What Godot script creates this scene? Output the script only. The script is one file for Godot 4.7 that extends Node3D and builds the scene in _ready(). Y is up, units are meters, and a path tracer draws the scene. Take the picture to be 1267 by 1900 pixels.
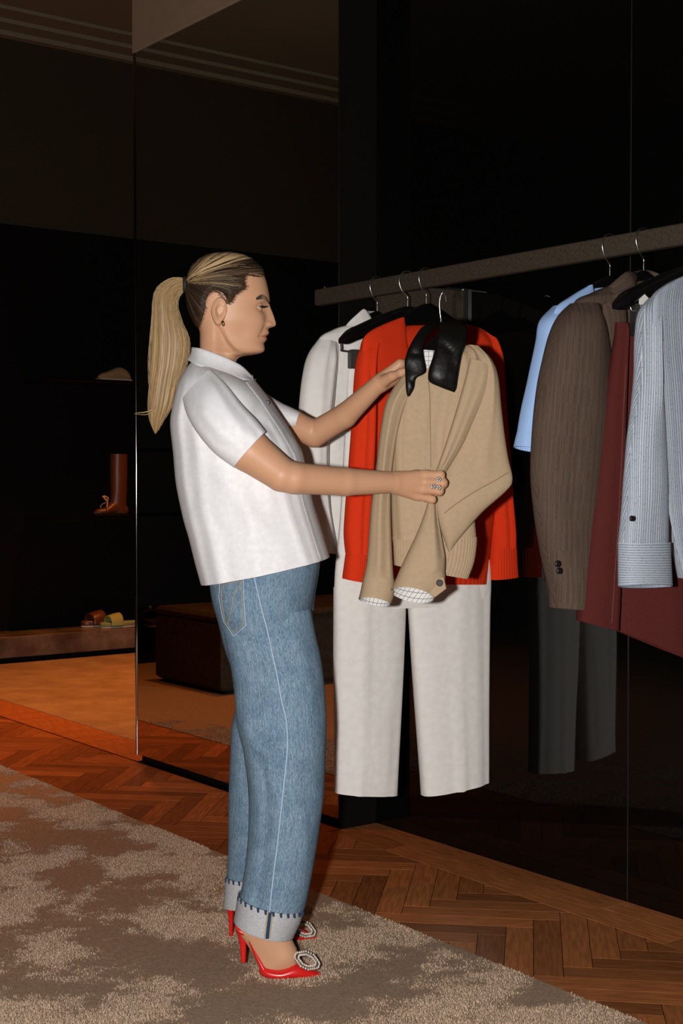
extends Node3D
# A woman in a dark boutique holds a tan jacket that she has taken from a clothes rail; lit by a hand flash beside the camera.
# x runs along the mirror wall, z out of it towards the viewer, y up; metres.

# frames: [x, y, z, turn about y in degrees] of the things whose shapes are tabled below in their own axes
const FRAMES := {
	"person": [-2.8969, 0.004, -1.9724, 52.8],
	"tan_jacket": [-2.6814, 0.88, -2.339, 52.8],
	"white_shirt": [-3.35, 0.95, -2.68, 90],
	"white_trousers": [-3.205, 0.25, -2.68, 76],
	"red_cardigan": [-3.12, 0.9, -2.68, 90],
	"blue_knit": [-2.41, 1.25, -2.68, 90],
	"grey_jacket": [-2.3, 0.85, -2.68, 90],
	"skirt": [-2.14, 0.75, -2.68, 70],
	"striped_shirt": [-2.06, 0.9, -2.68, 90],
}
# loft rows: [xL, yL, xR, yR, zL, zR, half thickness, lift of the near edge]; polylines: [x, y, z]
const T := {
	"shirt_body": [[-0.1856,1.5052,-0.0603,1.454,0,0,0.07,0], [-0.2046,1.4809,-0.032,1.4325,0,0,0.14,0], [-0.2249,1.4419,-0.0078,1.4056,0,0,0.185,0], [-0.2413,1.3746,0.0259,1.3625,0,0,0.2,0], [-0.2454,1.3355,0.0488,1.3274,0,0,0.205,0], [-0.2389,1.2694,0.0758,1.2842,0,0,0.21,0], [-0.2324,1.1924,0.0933,1.2168,0,0,0.21,0], [-0.2164,1.1113,0.1121,1.1357,0,0,0.21,0], [-0.2003,1.0545,0.1297,1.0775,0,0,0.21,0], [-0.1856,0.9949,0.1432,1.0329,0,0,0.21,0], [-0.1708,0.9407,0.15,1.0085,0,0,0.21,0]],
	"sleeve_near": [[-0.2046,1.395,-0.1341,1.4691,0.12,0.12,0.05,0], [-0.1842,1.3476,-0.094,1.431,0.165,0.165,0.07,0], [-0.153,1.3018,-0.0547,1.3819,0.195,0.195,0.075,0], [-0.116,1.262,-0.0207,1.3457,0.21,0.21,0.07,0], [-0.0721,1.2302,0.0039,1.315,0.22,0.22,0.062,0]],
	"sleeve_far": [[-0.1029,1.3311,-0.1096,1.47,-0.11,-0.11,0.07,0], [-0.0427,1.3324,-0.0355,1.4378,-0.15,-0.15,0.062,0], [0.008,1.3334,0.0166,1.4071,-0.18,-0.18,0.056,0], [0.0386,1.3339,0.0486,1.3923,-0.195,-0.195,0.05,0], [0.057,1.3355,0.0713,1.3811,-0.2,-0.2,0.046,0]],
	"collar_top": [[-0.0441,1.4605,0.022], [-0.0635,1.4797,0.05], [-0.0951,1.4966,0.07], [-0.1341,1.5119,0.076], [-0.1658,1.5237,0.062], [-0.1864,1.5293,0.03], [-0.1936,1.5321,0], [-0.1928,1.5348,-0.03], [-0.1783,1.535,-0.062], [-0.1481,1.5253,-0.076], [-0.1063,1.5083,-0.07], [-0.0706,1.4875,-0.05], [-0.0442,1.4637,-0.022]],
	"collar_low": [[-0.0382,1.4493,0.03], [-0.0552,1.4462,0.075], [-0.0927,1.4549,0.1], [-0.135,1.4672,0.11], [-0.1721,1.4817,0.092], [-0.1969,1.4961,0.045], [-0.2059,1.5025,0], [-0.2067,1.5035,-0.045], [-0.1911,1.4964,-0.092], [-0.1555,1.4839,-0.11], [-0.1088,1.4693,-0.1], [-0.0655,1.4565,-0.075], [-0.0366,1.4534,-0.03]],
	"placket": [[-0.0398,1.4538,0.004], [-0.0035,1.408,0.004], [0.0261,1.365,0.004], [0.0516,1.3259,0.004], [0.0759,1.2842,0.004], [0.0866,1.2532,0.004], [0.1028,1.1655,0.004], [0.1244,1.0952,0.004], [0.1419,1.0358,0.004], [0.15,1.0074,0.004]],
	"placket_in": [[-0.0526,1.4396,0.055], [-0.0168,1.3945,0.055], [0.011,1.3521,0.055], [0.0349,1.3149,0.055], [0.0575,1.2751,0.055], [0.0681,1.2485,0.055], [0.0826,1.1635,0.055], [0.1026,1.0916,0.055], [0.1212,1.033,0.055], [0.1305,1.0037,0.055]],
	"shirt_button": [[-0.0008,1.3905,0.03]],
	"hips": [[-0.1518,0.976,0.127,1.0193,0,0,0.15,0], [-0.1492,0.9367,0.1215,0.9706,0,0,0.16,0], [-0.1425,0.8946,0.1134,0.915,0,0,0.172,0], [-0.1277,0.8444,0.108,0.8648,0,0,0.178,0], [-0.1143,0.786,0.1174,0.7996,0,0,0.165,0], [-0.0954,0.7317,0.1187,0.7425,0,0,0.12,0], [-0.0684,0.6841,0.097,0.6936,0,0,0.03,0]],
	"leg_near": [[-0.1154,0.8621,0.1043,0.8859,0.08,0.08,0.08,0], [-0.1032,0.803,0.1176,0.8202,0.085,0.085,0.095,0], [-0.0936,0.7572,0.1296,0.7678,0.09,0.09,0.1,0], [-0.084,0.7116,0.1362,0.7208,0.095,0.095,0.103,0], [-0.0798,0.6594,0.1415,0.666,0.1,0.1,0.105,0], [-0.0743,0.6008,0.1442,0.6034,0.105,0.105,0.105,0], [-0.0582,0.5357,0.1416,0.5357,0.11,0.11,0.103,0], [-0.0462,0.4311,0.1377,0.4337,0.115,0.115,0.1,0], [-0.0474,0.3399,0.1259,0.3452,0.12,0.12,0.097,0], [-0.0537,0.2686,0.1142,0.2712,0.125,0.125,0.093,0], [-0.064,0.204,0.0985,0.1909,0.13,0.13,0.088,0], [-0.0705,0.1869,0.088,0.1473,0.13,0.13,0.086,0]],
	"leg_far": [[-0.1231,0.8308,0.0922,0.8517,-0.09,-0.09,0.08,0], [-0.1116,0.7544,0.1128,0.7544,-0.1,-0.1,0.095,0], [-0.0996,0.6669,0.1197,0.6669,-0.105,-0.105,0.1,0], [-0.0959,0.6072,0.1195,0.6072,-0.11,-0.11,0.1,0], [-0.1062,0.5557,0.1166,0.5585,-0.115,-0.115,0.1,0], [-0.1095,0.4871,0.1123,0.4871,-0.12,-0.12,0.1,0], [-0.1144,0.3787,0.1051,0.3787,-0.125,-0.125,0.098,0], [-0.1169,0.233,0.0794,0.243,-0.135,-0.135,0.085,0], [-0.1217,0.1548,0.0481,0.1662,-0.14,-0.14,0.07,0]],
	"cuff_near": [[-0.0718,0.1975,0.0906,0.1605,0.13,0.13,0.088,0], [-0.0758,0.1684,0.0827,0.1314,0.13,0.13,0.088,0], [-0.0811,0.1367,0.067,0.0971,0.13,0.13,0.086,0], [-0.0811,0.1328,0.0657,0.0931,0.13,0.13,0.084,0]],
	"cuff_far": [[-0.1245,0.1619,0.0524,0.1705,-0.14,-0.14,0.074,0], [-0.1274,0.1206,0.0339,0.1334,-0.14,-0.14,0.072,0], [-0.1303,0.0835,0.0198,0.1049,-0.14,-0.14,0.07,0]],
	"outseam": [[-0.0301,0.9733,0.19], [-0.0212,0.9374,0.19], [-0.0123,0.9015,0.19], [-0.0047,0.8733,0.19], [0.003,0.8437,0.19], [0.0183,0.7769,0.19], [0.0285,0.7319,0.19], [0.0374,0.683,0.19], [0.0476,0.6418,0.19], [0.0514,0.6135,0.19], [0.0527,0.58,0.19], [0.0514,0.549,0.19], [0.0462,0.5,0.19], [0.041,0.4509,0.19], [0.0345,0.3902,0.19], [0.028,0.3333,0.19], [0.0189,0.2608,0.19], [0.0098,0.1792,0.19]],
	"pocket": [[-0.0559,0.9641,0.17], [-0.0534,0.9164,0.17], [-0.0483,0.8544,0.17], [-0.0793,0.8247,0.17], [-0.1063,0.8583,0.17], [-0.1178,0.9164,0.17], [-0.1151,0.9538,0.17]],
	"pocket_line": [[-0.0585,0.959,0.17], [-0.0688,0.9409,0.17], [-0.0778,0.9229,0.17], [-0.0843,0.897,0.17], [-0.0895,0.8712,0.17], [-0.0947,0.8531,0.17]],
	"cuff_tape": [[0.0116,0.1797,0.2], [0.0077,0.1474,0.2], [0.0038,0.1137,0.2]],
	"vamp_near": [[-0.0197,0.0045,-0.017,0.0323,0.13,0.13,0.024,0], [-0.0105,-0.0021,-0.0078,0.0297,0.13,0.13,0.032,0], [0.0052,-0.0074,0.0079,0.0244,0.13,0.13,0.038,0], [0.0341,-0.0087,0.0354,0.0217,0.13,0.13,0.04,0], [0.0656,-0.01,0.0669,0.0297,0.13,0.13,0.035,0], [0.0918,-0.01,0.0945,0.0217,0.13,0.13,0.027,0], [0.1207,-0.01,0.1233,0.0045,0.13,0.13,0.014,0], [0.1364,-0.01,0.1378,-0.0034,0.13,0.13,0.006,0], [0.143,-0.0087,0.143,-0.006,0.13,0.13,0.002,0]],
	"shank_near": [[-0.0785,0.113,-0.0746,0.1235,0.13,0.13,0.018,0], [-0.0681,0.1037,-0.0615,0.1156,0.13,0.13,0.024,0], [-0.051,0.0892,-0.0431,0.1037,0.13,0.13,0.024,0], [-0.0367,0.0588,-0.0275,0.072,0.13,0.13,0.022,0], [-0.0236,0.0297,-0.0131,0.0429,0.13,0.13,0.026,0], [-0.0079,-0.0007,0.0026,0.0191,0.13,0.13,0.033,0]],
	"heel_near": [[-0.0798,0.1182,-0.051,0.0971,0.13,0.13,0.02,0], [-0.072,0.0905,-0.051,0.0865,0.13,0.13,0.012,0], [-0.0668,0.0654,-0.0511,0.0654,0.13,0.13,0.0075,0], [-0.0643,0.0284,-0.0525,0.0284,0.13,0.13,0.006,0]],
	"vamp_far": [[-0.0087,0.0037,-0.0058,0.0322,-0.14,-0.14,0.03,0], [0.0196,-0.0049,0.0211,0.0293,-0.14,-0.14,0.038,0], [0.048,-0.0078,0.0494,0.0293,-0.14,-0.14,0.036,0], [0.0706,-0.0078,0.0735,0.0236,-0.14,-0.14,0.028,0], [0.0975,-0.0063,0.1004,0.0079,-0.14,-0.14,0.014,0], [0.116,-0.0049,0.1174,0.0008,-0.14,-0.14,0.006,0], [0.1216,-0.0035,0.1216,-0.0006,-0.14,-0.14,0.002,0]],
	"heel_far": [[-0.1275,0.0978,-0.102,0.0778,-0.14,-0.14,0.02,0], [-0.1204,0.0707,-0.102,0.0679,-0.14,-0.14,0.012,0], [-0.1162,0.0465,-0.1035,0.0465,-0.14,-0.14,0.0075,0], [-0.1149,0.0037,-0.105,0.0037,-0.14,-0.14,0.006,0]],
	"shank_far": [[-0.1275,0.0921,-0.1232,0.1035,-0.14,-0.14,0.018,0], [-0.1162,0.0821,-0.1091,0.0949,-0.14,-0.14,0.024,0], [-0.0935,0.0664,-0.085,0.0793,-0.14,-0.14,0.024,0], [-0.0653,0.0408,-0.0539,0.055,-0.14,-0.14,0.024,0], [-0.0285,0.0094,-0.02,0.0293,-0.14,-0.14,0.03,0], [0.0055,-0.0049,0.0084,0.0293,-0.14,-0.14,0.036,0]],
	"brooch_near": [[0.0962,0.0362,0.145]],
	"brooch_far": [[0.0813,0.0289,-0.115]],
	"head": [[1.7629,-0.0961,-0.1123,0.008], [1.7603,-0.0827,-0.1271,0.02], [1.7549,-0.0598,-0.154,0.04], [1.7442,-0.0397,-0.1742,0.055], [1.7308,-0.0249,-0.1877,0.064], [1.7147,-0.0134,-0.1959,0.07], [1.6972,-0.0067,-0.1999,0.0735], [1.6771,-0.0021,-0.2013,0.0755], [1.661,0.0006,-0.2014,0.0765], [1.6503,0.0006,-0.2007,0.0765], [1.6409,-0.0028,-0.2001,0.076], [1.6301,-0.0068,-0.1974,0.075], [1.61,-0.0062,-0.1907,0.073], [1.5925,-0.0055,-0.1814,0.07], [1.5791,-0.0062,-0.176,0.066], [1.567,-0.0096,-0.1733,0.0625], [1.5536,-0.013,-0.1734,0.059], [1.5428,-0.0144,-0.1734,0.056], [1.5347,-0.0123,-0.1734,0.053], [1.5267,-0.012,-0.1734,0.05], [1.5213,-0.0157,-0.1735,0.047], [1.5173,-0.0252,-0.1735,0.045], [1.5146,-0.0414,-0.1735,0.0445], [1.5119,-0.0616,-0.1735,0.045], [1.5079,-0.0764,-0.1735,0.0465], [1.4998,-0.0832,-0.1749,0.048], [1.4823,-0.0832,-0.1803,0.051], [1.4621,-0.0792,-0.1911,0.056], [1.4379,-0.0725,-0.1993,0.062]],
	"nose": [[1.6556,0,0.009], [1.6463,0.0008,0.009], [1.6395,0.0041,0.009], [1.6301,0.0108,0.0095], [1.6167,0.0159,0.0105], [1.6019,0.02,0.012], [1.5939,0.0219,0.0135], [1.5885,0.0216,0.014], [1.5845,0.0176,0.014], [1.5818,0.0081,0.013], [1.5784,0.0034,0.012], [1.5737,0.0054,0.015], [1.569,0.0084,0.017], [1.5643,0.0068,0.019], [1.561,0.003,0.02], [1.5576,0.0054,0.02], [1.5529,0.0068,0.018], [1.5482,0.0041,0.016], [1.5428,0.0008,0.014], [1.5361,0.0004,0.014], [1.5226,0,0.014]],
	"hair_edge": [[-0.0074,1.712,0], [-0.0141,1.704,0], [-0.0289,1.7066,0], [-0.0451,1.7066,0], [-0.0532,1.6986,0], [-0.0546,1.6865,0], [-0.0492,1.6758,0], [-0.0532,1.6677,0], [-0.0667,1.6597,0], [-0.0775,1.6503,0], [-0.0843,1.6369,0], [-0.0937,1.6301,0], [-0.1018,1.6409,0], [-0.1098,1.6556,0], [-0.1273,1.6637,0], [-0.1408,1.6556,0], [-0.1489,1.6395,0], [-0.1517,1.6167,0], [-0.1612,1.5925,0], [-0.1706,1.5778,0], [-0.1828,1.571,0], [-0.2421,1.5697,0], [-0.2414,1.7911,0], [0.0008,1.7911,0]],
	"tie": [[-0.2094,1.6892,0]],
	"brow": [[-0.0274,1.6466,0.05], [-0.0207,1.6506,0.05], [-0.0127,1.6526,0.05], [-0.0048,1.6493,0.05], [0.0005,1.6413,0.05]],
	"eye": [[-0.0278,1.6296,0.032]],
	"ear": [[-0.1182,1.6146,0.0745]],
	"earring": [[-0.1103,1.5835,0.083]],
	"ponytail": [[-0.2107,1.7026,-0.2121,1.6758,0,0,0.011,0], [-0.2215,1.7066,-0.2175,1.6704,0,0,0.017,0], [-0.2417,1.7053,-0.227,1.6597,0,0,0.024,0], [-0.2673,1.6905,-0.2311,1.6409,0,0,0.03,0], [-0.2849,1.6624,-0.2284,1.6207,0,0,0.034,0], [-0.2918,1.6033,-0.2164,1.5885,0,0,0.036,0], [-0.2974,1.5401,-0.203,1.5509,0,0,0.036,0], [-0.3003,1.4863,-0.2086,1.4971,0,0,0.034,0], [-0.3005,1.4352,-0.2276,1.4406,0,0,0.03,0], [-0.302,1.3881,-0.244,1.3854,0,0,0.025,0], [-0.298,1.3476,-0.2656,1.3503,0,0,0.015,0], [-0.2874,1.3166,-0.2833,1.318,0,0,0.003,0]],
	"wisp": [[-0.2682,1.4077,0.01], [-0.2842,1.3834,0.012], [-0.3057,1.3713,0.012], [-0.3276,1.3687,0.01], [-0.337,1.366,0.01]],
	"arm_near": [[-0.1194,1.3781,0.17], [-0.0382,1.2721,0.215], [0.0399,1.2138,0.235], [0.0687,1.2062,0.23], [0.1888,1.1971,0.165], [0.3041,1.1956,0.108]],
	"arm_far": [[-0.0434,1.3854,-0.14], [0.047,1.3512,-0.2], [0.108,1.3232,-0.215], [0.1896,1.3696,-0.165], [0.275,1.4476,-0.085]],
	"nh_mcp": [[0.3852,1.2139,0.088], [0.3863,1.1968,0.092], [0.3785,1.1784,0.09], [0.3644,1.1625,0.084]],
	"nh_pip": [[0.4225,1.214,0.082], [0.4289,1.1942,0.085], [0.4199,1.1744,0.082], [0.4033,1.1531,0.075]],
	"nh_dip": [[0.4261,1.2087,0.05], [0.4328,1.19,0.05], [0.4235,1.1714,0.05], [0.4064,1.1513,0.047]],
	"nh_tip": [[0.4032,1.206,0.034], [0.4059,1.1873,0.034], [0.4005,1.1699,0.034], [0.3872,1.1525,0.034]],
	"nh_thumb": [[0.323,1.2061,0.095], [0.3642,1.214,0.062], [0.3967,1.2087,0.03], [0.4205,1.1966,0.016]],
	"fh_mcp": [[0.33,1.498,-0.078], [0.3305,1.4852,-0.09], [0.3254,1.4721,-0.1], [0.3172,1.4586,-0.105]],
	"fh_pip": [[0.3669,1.5025,-0.1], [0.3672,1.4863,-0.105], [0.3618,1.4699,-0.108], [0.3508,1.4534,-0.11]],
	"fh_tip": [[0.3894,1.4918,-0.105], [0.3924,1.4768,-0.108], [0.387,1.4617,-0.11], [0.3732,1.448,-0.112]],
	"fh_thumb": [[0.283,1.451,-0.075], [0.3081,1.464,-0.045], [0.3304,1.4718,-0.022], [0.3435,1.4765,-0.012]],
	"rings": [[0.4174,1.2028,0.098], [0.4041,1.1857,0.102], [0.4175,1.1824,0.098]],
	"foot_near": [[0.0054,0.1288,0.13], [0.042,0.0442,0.13], [-0.0444,0.113,0.13], [0.0013,0.0231,0.13], [0.0577,0.0178,0.13]],
	"foot_far": [[-0.0439,0.1135,-0.14], [0.014,0.0308,-0.14], [-0.0708,0.1021,-0.14], [-0.0228,0.0308,-0.14], [0.0338,0.0108,-0.14]],
	"torso": [[-0.1318,1.4621,0], [-0.1185,1.3705,0], [-0.0647,1.2465,0], [-0.0271,1.0843,0], [-0.0111,0.9218,0], [0.0108,0.8234,0.09], [0.0312,0.5621,0.11], [0.0121,0.2766,0.13], [0.0054,0.1288,0.13], [-0.0056,0.8019,-0.1], [0,0.5181,-0.12], [-0.0296,0.2303,-0.14], [-0.0439,0.1135,-0.14], [-0.1134,1.3885,0.12], [-0.0896,1.3872,-0.12]],
	"tj_body": [[-0.0478,0.6249,0.077,0.6687,-0.012,-0.012,0.02,0], [-0.0793,0.6003,0.1141,0.6523,-0.012,-0.012,0.038,0], [-0.1026,0.566,0.1307,0.6003,-0.012,-0.012,0.045,0], [-0.1163,0.5044,0.124,0.5249,-0.012,-0.012,0.048,0], [-0.1189,0.422,0.1036,0.4358,-0.012,-0.012,0.048,0], [-0.1175,0.3396,0.0942,0.3465,-0.012,-0.012,0.047,0], [-0.1147,0.2434,0.0972,0.2434,-0.012,-0.012,0.045,0], [-0.1119,0.1745,0.1029,0.1745,-0.012,-0.012,0.042,0]],
	"tj_rib": [[-0.1132,0.1814,0.1042,0.18,-0.012,-0.012,0.042,0], [-0.1105,0.1607,0.1029,0.1539,-0.012,-0.012,0.039,0], [-0.1091,0.1332,0.0961,0.1125,-0.012,-0.012,0.037,0], [-0.1077,0.1084,0.0811,0.0725,-0.012,-0.012,0.037,0]],
	"tj_sleeve_left": [[-0.0853,0.5939,-0.0483,0.5652,0,0,0.03,0], [-0.1129,0.5553,-0.0664,0.5376,0.006,0.006,0.038,0], [-0.1321,0.5142,-0.0856,0.4965,0.01,0.01,0.04,0], [-0.1457,0.4378,-0.102,0.4282,0.012,0.012,0.038,0], [-0.1553,0.3518,-0.1143,0.3396,0.014,0.014,0.036,0], [-0.1675,0.2577,-0.117,0.244,0.016,0.016,0.036,0], [-0.1771,0.128,-0.1129,0.128,0.018,0.018,0.038,0], [-0.1866,0.0774,-0.1088,0.072,0.018,0.018,0.04,0]],
	"tj_cuff_left": [[-0.1866,0.0802,-0.1074,0.0747,0.018,0.018,0.041,0], [-0.1934,0.046,-0.1087,0.035,0.018,0.018,0.043,0.006], [-0.1989,0.0241,-0.1169,0.009,0.018,0.018,0.044,0.013]],
	"tj_sleeve_right": [[0.0787,0.6676,0.1087,0.6635,0,0,0.02,0], [0.0944,0.6464,0.1381,0.6287,0.008,0.008,0.035,0], [0.1007,0.5983,0.1539,0.5847,0.014,0.014,0.04,0], [0.0826,0.5164,0.1616,0.5096,0.02,0.02,0.04,0], [0.0523,0.4414,0.1692,0.4414,0.026,0.026,0.038,0], [0.0277,0.3802,0.1784,0.3802,0.03,0.03,0.036,0], [0.0044,0.3232,0.189,0.3259,0.034,0.034,0.032,0], [-0.0079,0.2717,0.1712,0.2961,0.036,0.036,0.03,0], [0.0005,0.22,0.1132,0.2445,0.034,0.034,0.026,0], [0.0158,0.1764,0.0634,0.1872,0.03,0.03,0.018,0], [0.0284,0.1435,0.0366,0.1516,0.026,0.026,0.006,0]],
	"tj_fold": [[0.0814,0.6323,0.1398,0.6106,0.03,0.03,0.02,0], [0.0673,0.5762,0.1256,0.5533,0.038,0.038,0.024,0], [0.048,0.5084,0.094,0.4814,0.044,0.044,0.024,0], [0.026,0.4393,0.0612,0.4123,0.05,0.05,0.022,0], [0.0068,0.3826,0.0311,0.3637,0.056,0.056,0.019,0], [-0.0069,0.3475,0.012,0.334,0.06,0.06,0.014,0]],
	"tj_sleeve_lower": [[-0.025,0.2719,-0.0034,0.2638,0.05,0.05,0.014,0], [-0.0359,0.2355,0.0006,0.2314,0.052,0.052,0.022,0], [-0.0548,0.1882,0.01,0.1774,0.054,0.054,0.032,0], [-0.0791,0.1368,0.0182,0.1314,0.054,0.054,0.04,0], [-0.098,0.0962,0.0169,0.0908,0.054,0.054,0.044,0]],
	"tj_cuff_right": [[-0.0966,0.0989,0.0183,0.0935,0.054,0.054,0.045,0], [-0.1074,0.0732,0.0156,0.0638,0.054,0.054,0.046,0.008], [-0.1196,0.0475,-0.0087,0.0258,0.054,0.054,0.046,0.021]],
	"tj_lapel_right": [[0.017,0.7344,0.0485,0.733,0,0,0.008,0], [0.004,0.7161,0.0731,0.7107,0.03,0.03,0.012,0], [-0.0024,0.6874,0.0718,0.674,0.046,0.046,0.014,0], [-0.0109,0.6438,0.0619,0.6478,0.052,0.052,0.014,0], [-0.0217,0.6087,0.055,0.6168,0.054,0.054,0.014,0], [-0.0257,0.5872,0.0497,0.5818,0.054,0.054,0.013,0], [-0.0215,0.5699,0.0459,0.5551,0.052,0.052,0.01,0], [0.0069,0.5565,0.0407,0.5444,0.05,0.05,0.006,0]],
	"tj_lapel_left": [[-0.0062,0.7262,0.0047,0.7194,0,0,0.006,0], [-0.0373,0.712,-0.0114,0.7038,0.018,0.018,0.012,0], [-0.0571,0.6859,-0.03,0.6778,0.034,0.034,0.014,0], [-0.0737,0.6555,-0.0372,0.6555,0.042,0.042,0.014,0], [-0.0833,0.6255,-0.0347,0.6309,0.046,0.046,0.014,0], [-0.0834,0.6038,-0.0308,0.5957,0.048,0.048,0.012,0], [-0.0821,0.5767,-0.0551,0.5794,0.05,0.05,0.012,0], [-0.0807,0.5498,-0.0605,0.5552,0.05,0.05,0.01,0], [-0.0767,0.5336,-0.0713,0.535,0.05,0.05,0.005,0]],
	"tj_lining": [[-0.039,0.6543,0.026], [-0.0078,0.6516,0.026], [-0.0118,0.6218,0.026], [-0.024,0.5811,0.026], [-0.0349,0.5974,0.026], [-0.0403,0.6313,0.026]],
	"tj_button": [[0.0016,0.0699,0.1]],
	"tj_tab": [[-0.0198,0.0793,0.1], [0.0122,0.0846,0.1], [0.0189,0.0552,0.1], [-0.0091,0.0338,0.1], [-0.0224,0.0405,0.1]],
	"tj_zip": [[-0.0234,0.5733,0.06], [-0.0207,0.5411,0.06], [-0.0192,0.474,0.06], [-0.0177,0.4067,0.06], [-0.0177,0.3556,0.06]],
	"tj_hang": [[0.0102,0.7139,0], [0.0143,0.7139,0]],
	"ws_body": [[-0.1035,0.7235,0.1254,0.7454,0,0,0.018,0], [-0.1645,0.705,0.2006,0.7386,0,0,0.03,0], [-0.2245,0.6645,0.2775,0.7111,0,0,0.038,0], [-0.2167,0.5595,0.2823,0.5984,0,0,0.042,0], [-0.2048,0.3997,0.2919,0.427,0,0,0.042,0], [-0.1928,0.2391,0.2969,0.2548,0,0,0.042,0], [-0.1889,0.0455,0.302,0.0648,0,0,0.044,0]],
	"ws_sleeve_left": [[-0.2316,0.6692,-0.1597,0.6639,0.015,0.015,0.025,0], [-0.2667,0.6273,-0.1715,0.6052,0.02,0.02,0.04,0], [-0.2937,0.5578,-0.1873,0.5354,0.025,0.025,0.042,0], [-0.309,0.4722,-0.2031,0.4548,0.03,0.03,0.042,0], [-0.311,0.3967,-0.215,0.3796,0.03,0.03,0.04,0], [-0.3014,0.2868,-0.2151,0.2712,0.03,0.03,0.038,0], [-0.2821,0.1762,-0.2071,0.1673,0.03,0.03,0.036,0], [-0.2547,0.0806,-0.1852,0.0723,0.03,0.03,0.036,0], [-0.2468,0.0453,-0.1812,0.0336,0.03,0.03,0.036,0]],
	"ws_sleeve_right": [[0.2273,0.7021,0.2863,0.7125,-0.01,-0.01,0.025,0], [0.2363,0.6142,0.3185,0.6355,-0.015,-0.015,0.035,0], [0.2455,0.4437,0.3327,0.4632,-0.02,-0.02,0.035,0], [0.2505,0.2376,0.3426,0.2548,-0.02,-0.02,0.035,0], [0.2555,0.0481,0.3478,0.0629,-0.02,-0.02,0.033,0]],
	"ws_collar": [[-0.1428,0.7151,-0.1225,0.7132,0.03,0.03,0.006,0], [-0.1307,0.7287,-0.0898,0.7056,0.03,0.03,0.007,0], [-0.1037,0.7513,-0.0604,0.7122,0.032,0.032,0.007,0], [-0.0774,0.7696,-0.0443,0.7248,0.03,0.03,0.006,0], [-0.0619,0.7646,-0.039,0.7353,0.026,0.026,0.004,0]],
	"ws_collar_back": [[-0.0498,0.7696,-0.033,0.7446,0,0,0.006,0], [-0.0046,0.7731,0.0166,0.7531,-0.02,-0.02,0.006,0], [0.0519,0.7775,0.0541,0.7527,-0.024,-0.024,0.006,0], [0.0877,0.7776,0.0877,0.7475,-0.015,-0.015,0.006,0]],
	"wt_top": [[-0.1894,1.2993,0.1877,1.322,0,-0.05,0.012,0], [-0.1928,1.2709,0.1997,1.2865,0,-0.055,0.018,0], [-0.2031,1.0973,0.2442,1.1051,0,-0.06,0.028,0], [-0.2169,0.8606,0.2792,0.8631,0,-0.05,0.034,0], [-0.234,0.6871,0.2822,0.6818,0,0,0.044,0], [-0.2375,0.5766,0.2825,0.5706,0,0,0.042,0]],
	"wt_left": [[-0.2375,0.6398,-0.0064,0.6408,0,0,0.042,0], [-0.2375,0.5766,-0.0081,0.5713,0,0,0.044,0], [-0.2375,0.4025,-0.015,0.405,0,0,0.046,0], [-0.2358,0.2437,-0.0238,0.2372,0,0,0.046,0], [-0.2341,0.1005,-0.0325,0.0838,0,0,0.046,0], [-0.2341,0.0353,-0.036,0.0127,0,0,0.046,0]],
	"wt_right": [[-0.001,0.6406,0.2823,0.6403,0,0,0.042,0], [0.0045,0.5757,0.2806,0.574,0,0,0.044,0], [0.0173,0.4033,0.2773,0.3997,0,0,0.046,0], [0.032,0.2252,0.276,0.225,0,0,0.046,0], [0.0449,0.0774,0.2764,0.0832,0,0,0.046,0], [0.0504,0.0017,0.2765,0.0248,0,0,0.046,0]],
	"wt_clip": [[-0.1878,1.3038,0.024], [0.1431,1.3213,0.024]],
	"rc_body": [[-0.114,0.7476,0.1365,0.7736,-0.012,-0.012,0.012,0], [-0.1707,0.7433,0.201,0.7676,-0.006,-0.006,0.022,0], [-0.2225,0.715,0.2533,0.7444,0,0,0.034,0], [-0.2419,0.6789,0.2849,0.7003,0,0,0.04,0], [-0.2477,0.5949,0.2898,0.6183,0,0,0.043,0], [-0.2496,0.4427,0.2904,0.4536,0,0,0.045,0], [-0.2456,0.2901,0.2819,0.2885,0,0,0.046,0], [-0.2397,0.1371,0.2555,0.1241,0,0,0.046,0], [-0.2358,0.0834,0.2467,0.0617,0,0,0.045,0]],
	"rc_hem": [[-0.2339,0.0864,0.2444,0.0651,0,0,0.042,0], [-0.2339,0.0449,0.2401,0.0225,0,0,0.041,0], [-0.23,0.011,0.2358,-0.0135,0,0,0.041,0]],
	"rc_front": [[-0.1155,0.7706,-0.1035,0.7714,0.024,0.024,0.006,0], [-0.1957,0.7417,-0.1044,0.7446,0.03,0.03,0.012,0], [-0.2455,0.7169,-0.1037,0.7104,0.034,0.034,0.014,0], [-0.2643,0.6915,-0.0972,0.6736,0.036,0.036,0.016,0], [-0.2662,0.6372,-0.083,0.631,0.036,0.036,0.016,0], [-0.2623,0.5621,-0.0626,0.5543,0.036,0.036,0.016,0]],
	"rc_sleeve_left": [[-0.2383,0.7125,-0.1876,0.6973,0.02,0.02,0.02,0], [-0.2711,0.6524,-0.2112,0.6374,0.03,0.03,0.032,0], [-0.2864,0.5762,-0.221,0.5713,0.035,0.035,0.034,0], [-0.2982,0.4707,-0.2253,0.4725,0.038,0.038,0.034,0], [-0.3111,0.3385,-0.2306,0.3358,0.04,0.04,0.034,0], [-0.3205,0.2231,-0.2383,0.222,0.04,0.04,0.034,0], [-0.3243,0.1557,-0.2441,0.1508,0.04,0.04,0.034,0], [-0.3186,0.1016,-0.2518,0.0903,0.04,0.04,0.031,0]],
	"rc_cuff_left": [[-0.3186,0.1031,-0.2518,0.0918,0.04,0.04,0.029,0], [-0.3243,0.0687,-0.2575,0.0571,0.04,0.04,0.03,0], [-0.3299,0.0315,-0.2633,0.0164,0.04,0.04,0.031,0]],
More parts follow.
